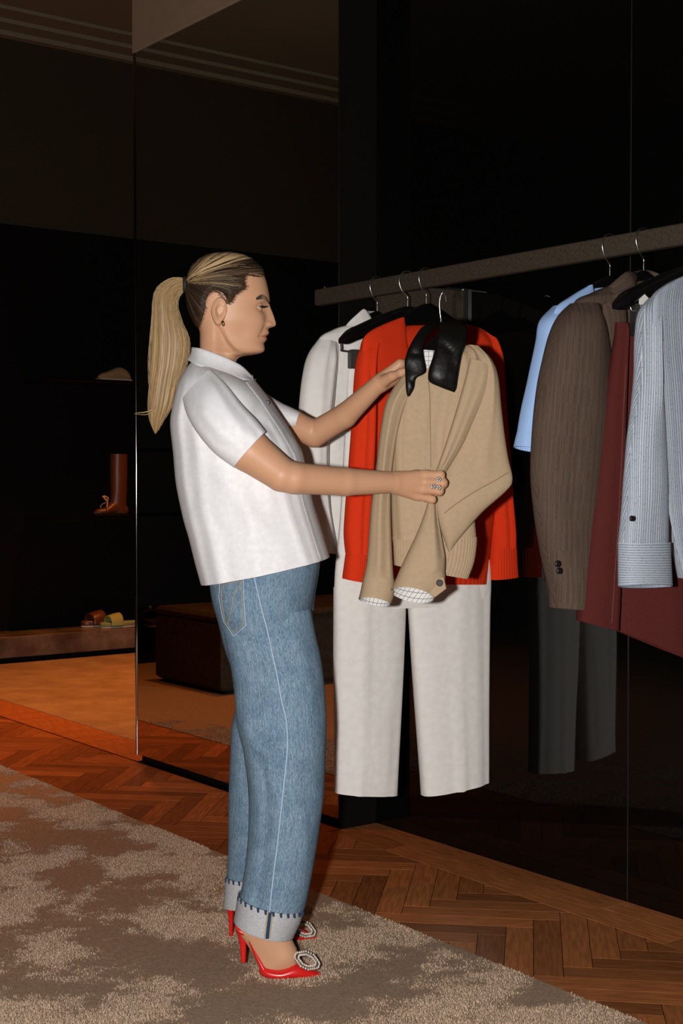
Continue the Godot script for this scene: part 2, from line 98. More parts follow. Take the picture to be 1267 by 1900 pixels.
	"rc_sleeve_right": [[0.2132,0.7549,0.2894,0.717,0,0,0.02,0], [0.2311,0.6974,0.3032,0.6651,0,0,0.032,0], [0.2404,0.5998,0.3126,0.5946,0,0,0.034,0], [0.2498,0.4528,0.3269,0.4344,0,0,0.034,0], [0.2594,0.2722,0.3413,0.2717,0,0,0.034,0], [0.2644,0.1469,0.358,0.1481,0,0,0.034,0], [0.2668,0.094,0.3605,0.0945,0,0,0.031,0]],
	"rc_cuff_right": [[0.2668,0.0957,0.3605,0.0962,0,0,0.029,0], [0.2647,0.0496,0.363,0.0509,0,0,0.03,0], [0.2627,-0.0015,0.3678,0.0039,0,0,0.031,0]],
	"bk_body": [[-0.0771,0.4316,0.083,0.4529,0,0,0.014,0], [-0.1538,0.3989,0.154,0.4337,0,0,0.03,0], [-0.1988,0.3508,0.1968,0.3922,0,0,0.038,0], [-0.1869,0.2332,0.1936,0.2656,0,0,0.042,0], [-0.1823,0.075,0.1865,0.0966,0,0,0.044,0], [-0.178,-0.0175,0.183,-0.002,0,0,0.044,0]],
	"bk_front": [[-0.1112,0.4324,-0.0939,0.4378,0.028,0.028,0.006,0], [-0.1703,0.4037,-0.0901,0.4154,0.03,0.03,0.01,0], [-0.2302,0.3689,-0.0884,0.3753,0.034,0.034,0.012,0], [-0.2394,0.3189,-0.0845,0.3262,0.036,0.036,0.014,0]],
	"bk_sleeve": [[-0.2076,0.3779,-0.155,0.3897,0.012,0.012,0.02,0], [-0.2561,0.3399,-0.1782,0.3373,0.02,0.02,0.034,0], [-0.2729,0.2893,-0.1954,0.2769,0.026,0.026,0.036,0], [-0.2965,0.2183,-0.2178,0.2038,0.03,0.03,0.036,0], [-0.325,0.1288,-0.2416,0.1145,0.032,0.032,0.036,0], [-0.3408,0.0697,-0.2633,0.0622,0.032,0.032,0.034,0]],
	"bk_cuff": [[-0.3408,0.071,-0.2633,0.0622,0.032,0.032,0.032,0], [-0.346,0.0518,-0.2705,0.044,0.032,0.032,0.034,0], [-0.3495,0.0352,-0.2795,0.0219,0.032,0.032,0.035,0]],
	"bk_sleeve_right": [[0.1658,0.4245,0.2215,0.409,-0.01,-0.01,0.02,0], [0.1892,0.3649,0.2583,0.3695,-0.015,-0.015,0.034,0], [0.1947,0.2243,0.2683,0.2275,-0.015,-0.015,0.034,0], [0.2001,0.0832,0.2739,0.0919,-0.015,-0.015,0.034,0]],
	"gj_body": [[-0.0986,0.8317,0.1131,0.8603,-0.006,-0.006,0.02,0], [-0.1744,0.8035,0.2103,0.8494,-0.006,-0.006,0.034,0], [-0.2336,0.7746,0.2712,0.8294,-0.006,-0.006,0.045,0], [-0.2442,0.7001,0.285,0.7609,-0.006,-0.006,0.05,0], [-0.2398,0.5731,0.2777,0.6211,-0.006,-0.006,0.052,0], [-0.2351,0.4073,0.2665,0.4256,-0.006,-0.006,0.054,0], [-0.2342,0.2409,0.2595,0.2442,-0.006,-0.006,0.055,0], [-0.2334,0.1126,0.2564,0.1185,-0.006,-0.006,0.055,0]],
	"gj_sleeve": [[-0.2579,0.7711,-0.1767,0.7722,0.01,0.01,0.03,0], [-0.3027,0.7391,-0.1783,0.7198,0.022,0.022,0.05,0], [-0.3395,0.6936,-0.1796,0.6692,0.032,0.032,0.058,0], [-0.3681,0.6323,-0.1765,0.6116,0.038,0.038,0.06,0], [-0.391,0.566,-0.1749,0.5477,0.042,0.042,0.06,0], [-0.4098,0.4675,-0.1765,0.4647,0.044,0.044,0.058,0], [-0.4154,0.3685,-0.1882,0.3689,0.045,0.045,0.056,0], [-0.404,0.2804,-0.2073,0.2774,0.046,0.046,0.054,0], [-0.3828,0.1976,-0.2252,0.1928,0.046,0.046,0.052,0], [-0.3633,0.1364,-0.2377,0.1286,0.046,0.046,0.05,0], [-0.3544,0.1063,-0.2449,0.0998,0.046,0.046,0.05,0]],
	"gj_cuff": [[-0.3562,0.1113,-0.2431,0.106,0.046,0.046,0.048,0], [-0.3525,0.0863,-0.2484,0.0784,0.046,0.046,0.047,0], [-0.3506,0.0614,-0.2537,0.0521,0.046,0.046,0.047,0]],
	"gj_collar": [[-0.1681,0.8136,-0.1264,0.7965,0.036,0.036,0.008,0], [-0.1388,0.836,-0.1004,0.802,0.04,0.04,0.009,0], [-0.11,0.8529,-0.0769,0.8131,0.038,0.038,0.009,0], [-0.0855,0.8586,-0.0639,0.828,0.03,0.03,0.007,0], [-0.0585,0.8582,-0.0486,0.8408,0.02,0.02,0.005,0]],
	"gj_collar_back": [[-0.0434,0.8632,-0.0314,0.8393,0,0,0.007,0], [0.012,0.8763,0.0203,0.849,-0.024,-0.024,0.007,0], [0.053,0.8804,0.0573,0.8526,-0.028,-0.028,0.007,0], [0.0685,0.8703,0.0687,0.8462,-0.01,-0.01,0.007,0]],
	"gj_lapel": [[-0.2019,0.7663,-0.1498,0.7957,0.05,0.05,0.008,0], [-0.2046,0.7227,-0.1298,0.766,0.056,0.056,0.01,0], [-0.1974,0.6472,-0.1299,0.6763,0.06,0.06,0.01,0], [-0.1916,0.5588,-0.1352,0.5737,0.062,0.062,0.01,0], [-0.1872,0.4704,-0.1497,0.4775,0.062,0.062,0.008,0]],
	"gj_sleeve_right": [[0.2237,0.834,0.2936,0.8186,-0.02,-0.02,0.03,0], [0.2589,0.7333,0.361,0.7397,-0.03,-0.03,0.05,0], [0.2614,0.4819,0.3727,0.4842,-0.03,-0.03,0.05,0], [0.2597,0.2014,0.3641,0.2272,-0.03,-0.03,0.048,0]],
	"gj_button": [[-0.4035,0.1678,0.1], [-0.3983,0.1518,0.1]],
	"sk_left": [[-0.2168,0.8214,-0.1847,0.8199,0.012,0.012,0.012,0], [-0.2205,0.7936,-0.1856,0.7922,0.014,0.014,0.015,0], [-0.227,0.7621,-0.1893,0.7631,0.016,0.016,0.018,0], [-0.2507,0.6356,-0.1978,0.6339,0.02,0.02,0.026,0], [-0.2718,0.506,-0.2024,0.5038,0.022,0.022,0.03,0], [-0.2901,0.3582,-0.2082,0.3536,0.024,0.024,0.032,0], [-0.3033,0.2552,-0.2119,0.2484,0.024,0.024,0.033,0], [-0.3192,0.1324,-0.2167,0.1055,0.024,0.024,0.034,0]],
	"sk_right": [[-0.2005,0.8207,0.0138,0.8379,0,0,0.008,0], [-0.1964,0.7708,0.0213,0.7846,-0.002,-0.002,0.016,0], [-0.1963,0.6378,0.0629,0.6497,-0.006,-0.006,0.024,0], [-0.1996,0.4688,0.0968,0.4691,-0.006,-0.006,0.03,0], [-0.2029,0.2932,0.1402,0.2606,-0.006,-0.006,0.034,0], [-0.2075,0.1046,0.2031,-0.0535,-0.006,-0.006,0.036,0]],
	"sk_stitch": [[-0.2519,0.5054,0.07], [-0.2653,0.4612,0.07], [-0.2796,0.3214,0.07], [-0.2899,0.1987,0.07], [-0.2964,0.1276,0.07]],
	"sk_clip": [[-0.1667,0.8247,0.02], [-0.013,0.85,0.02]],
	"ss_body": [[-0.1389,0.7686,0.081,0.7954,-0.004,-0.004,0.016,0], [-0.191,0.7472,0.1432,0.7855,-0.004,-0.004,0.03,0], [-0.2348,0.7207,0.1985,0.7643,-0.004,-0.004,0.04,0], [-0.2562,0.6833,0.2204,0.7244,-0.004,-0.004,0.043,0], [-0.2522,0.6298,0.2169,0.6655,-0.004,-0.004,0.045,0], [-0.2387,0.5347,0.2096,0.5543,-0.004,-0.004,0.046,0], [-0.2193,0.3909,0.203,0.3975,-0.004,-0.004,0.048,0], [-0.1903,0.2334,0.1965,0.2277,-0.004,-0.004,0.05,0], [-0.1345,0.0811,0.1898,0.0762,-0.004,-0.004,0.05,0]],
	"ss_sleeve": [[-0.2657,0.7085,-0.2149,0.7077,0.01,0.01,0.02,0], [-0.2981,0.6781,-0.2604,0.6631,0.018,0.018,0.03,0], [-0.3117,0.6238,-0.2743,0.6143,0.024,0.024,0.034,0], [-0.321,0.541,-0.2748,0.5313,0.028,0.028,0.036,0], [-0.3384,0.4584,-0.2657,0.4511,0.03,0.03,0.037,0], [-0.3558,0.3811,-0.2585,0.3801,0.032,0.032,0.037,0], [-0.3676,0.26,-0.2491,0.2683,0.034,0.034,0.037,0], [-0.3807,0.1673,-0.2436,0.1514,0.034,0.034,0.036,0]],
	"ss_cuff": [[-0.3825,0.1696,-0.241,0.168,0.034,0.034,0.038,0], [-0.3821,0.1208,-0.2369,0.1153,0.034,0.034,0.038,0], [-0.3818,0.0778,-0.2328,0.0684,0.034,0.034,0.038,0.006]],
	"ss_sleeve_right": [[0.1867,0.7559,0.2427,0.7407,-0.02,-0.02,0.02,0], [0.2205,0.6609,0.2858,0.665,-0.025,-0.025,0.034,0], [0.232,0.4248,0.32,0.4265,-0.025,-0.025,0.036,0], [0.2441,0.1471,0.346,0.1576,-0.025,-0.025,0.036,0]],
	"ss_front": [[-0.2175,0.7476,-0.1752,0.7608,0.036,0.036,0.006,0], [-0.2692,0.724,-0.1518,0.7287,0.04,0.04,0.008,0], [-0.301,0.6927,-0.1476,0.6803,0.046,0.046,0.01,0], [-0.3028,0.6224,-0.1419,0.6083,0.048,0.048,0.01,0], [-0.2973,0.5291,-0.1361,0.524,0.05,0.05,0.01,0], [-0.2807,0.3888,-0.1297,0.3851,0.052,0.052,0.01,0], [-0.2548,0.2355,-0.1231,0.2275,0.054,0.054,0.01,0], [-0.2042,0.0911,-0.1139,0.075,0.054,0.054,0.01,0]],
	"ss_button": [[-0.4195,0.225,0.09]],
	"jaw": [[-0.0103,1.5146], [-0.04,1.5146], [-0.067,1.52], [-0.0858,1.5334], [-0.1006,1.5509], [-0.1127,1.5724], [-0.1275,1.5966]],
	"fly_a": [[0.1153,0.9981,0.03], [0.1114,0.9649,0.035], [0.106,0.9246,0.035], [0.1046,0.8866,0.03]],
	"fly_b": [[0.1256,1.0031,0], [0.1215,0.9651,0], [0.1134,0.915,0], [0.1095,0.8752,0.01]],
	"tj_elbow_seam": [[0.1775,0.3449,0.05], [0.1384,0.3219,0.05], [0.0912,0.2962,0.05], [0.0439,0.2651,0.05], [0.0156,0.2422,0.05]],
}

class Buf:
	var v := PackedVector3Array()
	var n := PackedVector3Array()
	var uv := PackedVector2Array()
	var c := PackedColorArray()
	var ix := PackedInt32Array()

	func grid(P: Array, U: Array, wrap: bool, flip := false, cols: Array = []) -> void:
		var rows := P.size()
		var m: int = P[0].size()
		var base := v.size()
		for i in rows:
			var a: PackedVector3Array = P[i]
			var up: PackedVector3Array = P[maxi(i - 1, 0)]
			var dn: PackedVector3Array = P[mini(i + 1, rows - 1)]
			for j in m:
				var l := j - 1
				var r := j + 1
				if l < 0:
					l = m - 2 if wrap else 0
				if r >= m:
					r = 1 if wrap else m - 1
				var du := a[r] - a[l]
				var dv := dn[j] - up[j]
				var nn := dv.cross(du)
				if nn.length_squared() < 1e-16:
					nn = (a[j] - a[(j + m / 2) % m])
				nn = nn.normalized()
				v.append(a[j])
				n.append(-nn if flip else nn)
			uv.append_array(U[i])
			if cols.size():
				c.append_array(cols[i])
		for i in rows - 1:
			for j in m - 1:
				var p := base + i * m + j
				if flip:
					ix.append_array(PackedInt32Array([p, p + m, p + 1, p + 1, p + m, p + m + 1]))
				else:
					ix.append_array(PackedInt32Array([p, p + 1, p + m, p + 1, p + m + 1, p + m]))

	func tri(a: Vector3, b: Vector3, d: Vector3, toward: Vector3, ua := Vector2.ZERO, ub := Vector2.ZERO, ud := Vector2.ZERO) -> void:
		var nn := (d - a).cross(b - a).normalized()   # clockwise front
		var k := v.size()
		if nn.dot(toward) < 0:
			nn = -nn
			v.append_array(PackedVector3Array([a, d, b]))
			uv.append_array(PackedVector2Array([ua, ud, ub]))
		else:
			v.append_array(PackedVector3Array([a, b, d]))
			uv.append_array(PackedVector2Array([ua, ub, ud]))
		n.append_array(PackedVector3Array([nn, nn, nn]))
		ix.append_array(PackedInt32Array([k, k + 1, k + 2]))

	func fan(ring: PackedVector3Array, toward: Vector3) -> void:
		var mid := Vector3.ZERO
		for p in ring:
			mid += p
		mid /= ring.size()
		for j in ring.size():
			var q := ring[(j + 1) % ring.size()]
			if q.distance_squared_to(ring[j]) > 1e-12:
				tri(mid, ring[j], q, toward)

	func mesh() -> ArrayMesh:
		var a := []
		a.resize(Mesh.ARRAY_MAX)
		a[Mesh.ARRAY_VERTEX] = v
		a[Mesh.ARRAY_NORMAL] = n
		a[Mesh.ARRAY_TEX_UV] = uv
		if c.size() == v.size() and c.size() > 0:
			a[Mesh.ARRAY_COLOR] = c
		a[Mesh.ARRAY_INDEX] = ix
		var m := ArrayMesh.new()
		m.add_surface_from_arrays(Mesh.PRIMITIVE_TRIANGLES, a)
		return m

var M := {}
var used := {}
var noise := FastNoiseLite.new()
var rn := FastNoiseLite.new()   # where the rug's pile is brushed one way or the other

# ---------------------------------------------------------------- naming and parenting
func numbered(called: String) -> String:
	var k: int = used.get(called, 0)
	used[called] = k + 1
	return called if k == 0 else "%s_%03d" % [called, k]

func tag(o: Node3D, label: String, category: String, group := "", kind := "") -> Node3D:
	if label: o.set_meta("label", label)
	if category: o.set_meta("category", category)
	if group: o.set_meta("group", group)
	if kind: o.set_meta("kind", kind)
	return o

func thing(called: String, label: String, category: String, at := Vector3.ZERO, turn := 0.0, group := "") -> Node3D:
	var o := Node3D.new()
	o.name = numbered(called)
	add_child(o, true)
	o.position = at
	o.rotation.y = turn
	return tag(o, label, category, group)

func framed(called: String, frame: String, label: String, category: String, group := "") -> Node3D:
	var f: Array = FRAMES[frame]
	return thing(called, label, category, Vector3(f[0], f[1], f[2]), deg_to_rad(f[3]), group)

func obj(called: String, shape, material: Material, parent: Node3D = self) -> MeshInstance3D:
	var o := MeshInstance3D.new()
	o.name = numbered(called) if parent == self else called
	o.mesh = shape.mesh() if shape is Buf else shape
	o.material_override = material
	parent.add_child(o, true)
	return o

func struct(called: String, shape, material: Material) -> MeshInstance3D:
	var o := obj(called, shape, material)
	o.set_meta("kind", "structure")
	return o

# ---------------------------------------------------------------- shapes
func cr(a: float, b: float, c: float, d: float, t: float) -> float:
	return 0.5 * (2.0 * b + (c - a) * t + (2.0 * a - 5.0 * b + 4.0 * c - d) * t * t + (3.0 * b - a - 3.0 * c + d) * t * t * t)

func curve(P: Array, count: int) -> PackedVector3Array:
	var out := PackedVector3Array()
	var m := P.size()
	for i in count + 1:
		var t := float(i) / count * (m - 1)
		var k := mini(int(t), m - 2)
		var f := t - k
		var a = P[maxi(k - 1, 0)]
		var b = P[k]
		var c = P[k + 1]
		var d = P[mini(k + 2, m - 1)]
		out.append(Vector3(cr(a[0], b[0], c[0], d[0], f), cr(a[1], b[1], c[1], d[1], f), cr(a[2], b[2], c[2], d[2], f)))
	return out

func v3(a) -> Vector3:
	return Vector3(a[0], a[1], a[2])

# Rings strung on tabled rows. o: e (roundness), folds [[s0, t0, s1, t1, width, height], ...], wave, caps (0 none, 1 first, 2 last, 3 both), lip, grow
func loft(buf: Buf, rows: Array, nv: int, nu: int, o := {}) -> Dictionary:
	var e: float = o.get("e", 0.75)
	var folds: Array = o.get("folds", [])
	var wave: float = o.get("wave", 0.0)
	var wf: float = o.get("wave_size", 9.0)
	var grow: float = o.get("grow", 0.0)
	var crease: float = o.get("crease", 0.0)
	var cx: float = o.get("crease_x", 30.0)
	var cy: float = o.get("crease_y", 14.0)
	var rib: float = o.get("rib", 0.0)
	var ribs: float = o.get("ribs", 40.0)
	var caps: int = o.get("caps", 0)
	var m := rows.size()
	var P := []
	var U := []
	var last_c := Vector3.ZERO
	var len_v := 0.0
	var centers := PackedVector3Array()
	for i in nv + 1:
		var t := float(i) / nv * (m - 1)
		var k := mini(int(t), m - 2)
		var f := t - k
		var r := []
		for q in 8:
			r.append(cr(rows[maxi(k - 1, 0)][q], rows[k][q], rows[k + 1][q], rows[mini(k + 2, m - 1)][q], f))
		var L := Vector3(r[0], r[1], r[4])
		var R := Vector3(r[2], r[3], r[5])
		var C := (L + R) * 0.5
		var A := (R - L) * 0.5
		var half := A.length()
		var th: float = maxf(r[6], 0.0005) + grow
		if half > 1e-5:
			A *= (half + grow) / half
		if i > 0:
			len_v += C.distance_to(last_c)
		last_c = C
		centers.append(C)
		var tn := float(i) / nv
		var ring := PackedVector3Array()
		var ru := PackedVector2Array()
		var per := PI * sqrt((half * half + th * th) * 0.5)
		for j in nu + 1:
			var ang := PI - TAU * j / nu
			var cs := cos(ang)
			var sn := sin(ang)
			if j == nu:
				cs = -1.0
				sn = 0.0
			var pz: float = signf(sn) * pow(absf(sn), e)
			var d := 0.0
			for fo in folds:
				if tn < minf(fo[1], fo[3]) - 0.12 or tn > maxf(fo[1], fo[3]) + 0.12:
					continue
				var ft := clampf((tn - fo[1]) / maxf(fo[3] - fo[1], 0.001), 0, 1)
				var sc := lerpf(fo[0], fo[2], ft)
				var ends := 1.0 - smoothstep(0.0, 0.12, maxf(fo[1] - tn, tn - fo[3]))
				var x: float = (cs - sc) / fo[4]
				d += fo[5] * exp(-x * x) * ends * (1.0 if sn > 0 else 0.3)
			var p := C + A * cs + Vector3(0, r[7] * sn, 0)
			if wave > 0.0:
				d += wave * noise.get_noise_3d(p.x * wf * 10.0, p.y * wf * 4.0, (3.0 if sn > 0 else 7.0) * 20.0 + p.z * 30.0) * 1.6
			if crease > 0.0:
				var nn := noise.get_noise_3d(p.x * cx * 8.0 + p.y * cy * 3.0 + 91.0, p.y * cy * 8.0 - p.x * cx * 2.0, (1.0 if sn > 0 else 9.0) * 13.0)
				d -= crease * pow(clampf(1.0 - absf(nn) * 3.2, 0.0, 1.0), 2.0)
			if rib > 0.0:
				d += rib * cos(ang * ribs)
			p.z += th * pz + d * signf(sn if absf(sn) > 1e-4 else 1.0) * pow(absf(sn), 0.5)
			ring.append(p)
			ru.append(Vector2((PI * 0.5 - ang) / PI * per, len_v))
		P.append(ring)
		U.append(ru)
	# which way is out
	var flip := false
	var q := nu / 4
	var h := nv / 2
	var dn: Vector3 = P[mini(h + 1, nv)][q] - P[maxi(h - 1, 0)][q]
	var du: Vector3 = P[h][q + 1] - P[h][q - 1]
	if dn.cross(du).z < 0:
		flip = true
	buf.grid(P, U, true, flip)
	if o.has("lip"):
		var lip: float = o.lip
		for end in ([nv, 0] if o.get("lip_both", false) else [nv]):
			var inner := PackedVector3Array()
			var deep := PackedVector3Array()
			var far_ring := mini(6, nv)
			var into: Vector3 = (centers[nv - far_ring] - centers[nv]) if end == nv else (centers[far_ring] - centers[0])
			into = into.normalized() * lip * 5.0
			for p in P[end]:
				var k2: Vector3 = centers[end] + (p - centers[end]) * (1.0 - lip / maxf((p - centers[end]).length(), lip * 2.0))
				inner.append(k2)
				deep.append(k2 + into)
			buf.grid([P[end], inner, deep], [U[end], U[end], U[end]], true, flip == (end == nv))
	if caps & 1:
		buf.fan(P[0], centers[0] - centers[1])
	if caps & 2:
		buf.fan(P[nv], centers[nv] - centers[nv - 1])
	return {"P": P, "C": centers, "nu": nu}

# the front of lofted surfaces above a point of their frame's xy plane
func drape(gs: Array, x: float, y: float, miss := 0.0) -> float:
	var best := -1e9
	for g in gs:
		var P: Array = g.P
		for i in P.size() - 1:
			var a: PackedVector3Array = P[i]
			var b: PackedVector3Array = P[i + 1]
			for j in a.size() - 1:
				var p := a[j]
				var q := a[j + 1]
				var r := b[j]
				var s := b[j + 1]
				if maxf(maxf(p.x, q.x), maxf(r.x, s.x)) < x or minf(minf(p.x, q.x), minf(r.x, s.x)) > x:
					continue
				if maxf(maxf(p.y, q.y), maxf(r.y, s.y)) < y or minf(minf(p.y, q.y), minf(r.y, s.y)) > y:
					continue
				for tr in [[p, q, r], [q, s, r]]:
					var e1: Vector3 = tr[1] - tr[0]
					var e2: Vector3 = tr[2] - tr[0]
					var det := e1.x * e2.y - e1.y * e2.x
					if absf(det) < 1e-12:
						continue
					var wx: float = x - tr[0].x
					var wy: float = y - tr[0].y
					var u := (wx * e2.y - wy * e2.x) / det
					var w := (e1.x * wy - e1.y * wx) / det
					if u >= -0.001 and w >= -0.001 and u + w <= 1.002:
						best = maxf(best, tr[0].z + u * e1.z + w * e2.z)
	return best if best > -1e8 else miss

func draped(gs: Array, line: PackedVector3Array, off: float) -> PackedVector3Array:
	var out := PackedVector3Array()
	for p in line:
		out.append(Vector3(p.x, p.y, drape(gs, p.x, p.y, p.z - off) + off))
	return out

func tube(buf: Buf, line: PackedVector3Array, r0: float, r1: float, sides := 8, caps := true, flat := 1.0) -> void:
	var P := []
	var U := []
	var ref := Vector3(0.123, 0.3, 1).normalized()
	var m := line.size()
	var run := 0.0
	for i in m:
		var d := (line[mini(i + 1, m - 1)] - line[maxi(i - 1, 0)]).normalized()
		if absf(d.dot(ref)) > 0.95:
			ref = Vector3(1, 0.2, 0).normalized()
		var a := d.cross(ref).normalized()
		ref = a.cross(d).normalized()
		if i > 0:
			run += line[i].distance_to(line[i - 1])
		var r := lerpf(r0, r1, float(i) / (m - 1))
		var ring := PackedVector3Array()
		var ru := PackedVector2Array()
		for j in sides + 1:
			var an := TAU * (j % sides) / sides
			ring.append(line[i] + (a * cos(an) + ref * sin(an) * flat) * r)
			ru.append(Vector2(TAU * r * j / sides, run))
		P.append(ring)
		U.append(ru)
	var out: Vector3 = (P[1][0] - P[0][0]).cross(P[0][1] - P[0][sides - 1])
	buf.grid(P, U, true, out.dot(P[0][0] - line[0]) < 0)
	if caps:
		buf.fan(P[0], line[0] - line[1])
		buf.fan(P[m - 1], line[m - 1] - line[m - 2])

# a band of cloth between two polylines, with thickness
func ribbon(buf: Buf, A: PackedVector3Array, B: PackedVector3Array, across: int, thick: float, bulge := 0.0) -> Dictionary:
	var m := A.size()
	var F := []
	var K := []
	var U := []
	var run := 0.0
	for i in m:
		var tang := A[mini(i + 1, m - 1)] - A[maxi(i - 1, 0)]
		var nn := (B[i] - A[i]).cross(tang).normalized()
		if i > 0:
			run += A[i].distance_to(A[i - 1])
		var f := PackedVector3Array()
		var k := PackedVector3Array()
		var u := PackedVector2Array()
		for j in across + 1:
			var t := float(j) / across
			var p := A[i].lerp(B[i], t) + nn * bulge * sin(PI * t)
			f.append(p + nn * thick * 0.5)
			k.append(p - nn * thick * 0.5)
			u.append(Vector2(run, t * A[i].distance_to(B[i])))
		F.append(f)
		K.append(k)
		U.append(u)
	var W := []
	var WU := []
	for i in m:
		var w := PackedVector3Array()
		var wu := PackedVector2Array()
		w.append_array(F[i])
		wu.append_array(U[i])
		for j in range(across, -1, -1):
			w.append(K[i][j])
			wu.append(U[i][j])
		w.append(F[i][0])
		wu.append(U[i][0])
		W.append(w)
		WU.append(wu)
	var h := m / 2
	var nn2: Vector3 = (W[mini(h + 1, m - 1)][1] - W[maxi(h - 1, 0)][1]).cross(W[h][2] - W[h][0])
	buf.grid(W, WU, true, nn2.dot(F[h][1] - K[h][1]) < 0)
	buf.fan(W[0], A[0] - A[1])
	buf.fan(W[m - 1], A[m - 1] - A[m - 2])
	return {"P": F}

# an outline in the xy plane given depth, its edges rounded over by r
func slab(buf: Buf, poly: PackedVector2Array, z0: float, z1: float, r := 0.0015, at := Transform3D.IDENTITY) -> void:
	var m := poly.size()
	var area := 0.0
	for i in m:
		area += poly[i].cross(poly[(i + 1) % m])
	var sgn := 1.0 if area > 0 else -1.0
	var inset := PackedVector2Array()
	for i in m:
		var a := (poly[i] - poly[(i + m - 1) % m]).normalized()
		var b := (poly[(i + 1) % m] - poly[i]).normalized()
		var na := Vector2(-a.y, a.x) * sgn
		var nb := Vector2(-b.y, b.x) * sgn
		var mid := (na + nb)
		mid = mid / maxf(mid.length_squared() * 0.5, 0.5)
		inset.append(poly[i] + mid * r)
	var rings := [[inset, z0], [poly, z0 + r], [poly, z1 - r], [inset, z1]]
	var c2 := Vector2.ZERO
	for p in poly:
		c2 += p / m
	for k in 3:
		for i in m:
			var j := (i + 1) % m
			var a2: Vector2 = rings[k][0][i]
			var b2: Vector2 = rings[k][0][j]
			var c3: Vector2 = rings[k + 1][0][i]
			var d3: Vector2 = rings[k + 1][0][j]
			var e := (poly[j] - poly[i]).normalized()
			var out := at.basis * Vector3(e.y * sgn, -e.x * sgn, (k - 1) * 0.7)
			var A := at * Vector3(a2.x, a2.y, rings[k][1])
			var B := at * Vector3(b2.x, b2.y, rings[k][1])
			var C := at * Vector3(c3.x, c3.y, rings[k + 1][1])
			var D := at * Vector3(d3.x, d3.y, rings[k + 1][1])
			buf.tri(A, B, C, out, a2, b2, c3)
			buf.tri(B, D, C, out, b2, d3, c3)
	var ids := Geometry2D.triangulate_polygon(inset)
	for i in range(0, ids.size(), 3):
		for s in 2:
			var z: float = [z0, z1][s]
			var p := inset[ids[i]]
			var q := inset[ids[i + 1]]
			var w := inset[ids[i + 2]]
			buf.tri(at * Vector3(p.x, p.y, z), at * Vector3(q.x, q.y, z), at * Vector3(w.x, w.y, z), at.basis * Vector3(0, 0, s * 2 - 1), p, q, w)

func round_poly(P: PackedVector2Array, steps: int) -> PackedVector2Array:
	var out := PackedVector2Array()
	var m := P.size()
	for i in m:
		for k in steps:
			var t := float(k) / steps
			var a := P[(i + m - 1) % m]
			var b := P[i]
			var c := P[(i + 1) % m]
			var d := P[(i + 2) % m]
			out.append(Vector2(cr(a.x, b.x, c.x, d.x, t), cr(a.y, b.y, c.y, d.y, t)))
	return out

func rbox(buf: Buf, lo: Vector3, hi: Vector3, r := 0.003) -> void:
	var p := PackedVector2Array()
	for k in [[lo.x, lo.z], [hi.x, lo.z], [hi.x, hi.z], [lo.x, hi.z]]:
		p.append(Vector2(k[0], -k[1]))
	slab(buf, p, lo.y, hi.y, r, Transform3D(Basis(Vector3(1, 0, 0), Vector3(0, 0, -1), Vector3(0, 1, 0)), Vector3.ZERO))

func box(lo: Vector3, hi: Vector3, r := 0.003) -> Buf:
	var b := Buf.new()
	rbox(b, lo, hi, r)
	return b

func ball(buf: Buf, at: Vector3, r: Vector3, nv := 12, nu := 20, t0 := 0.0, t1 := PI) -> void:
	var P := []
	var U := []
	for i in nv + 1:
		var a := lerpf(t0, t1, float(i) / nv)
		var ring := PackedVector3Array()
		var ru := PackedVector2Array()
		for j in nu + 1:
			var b := TAU * (j % nu) / nu
			ring.append(at + Vector3(sin(a) * cos(b), cos(a), -sin(a) * sin(b)) * r)
			ru.append(Vector2(float(j) / nu, float(i) / nv))
		P.append(ring)
		U.append(ru)
	buf.grid(P, U, true, true)

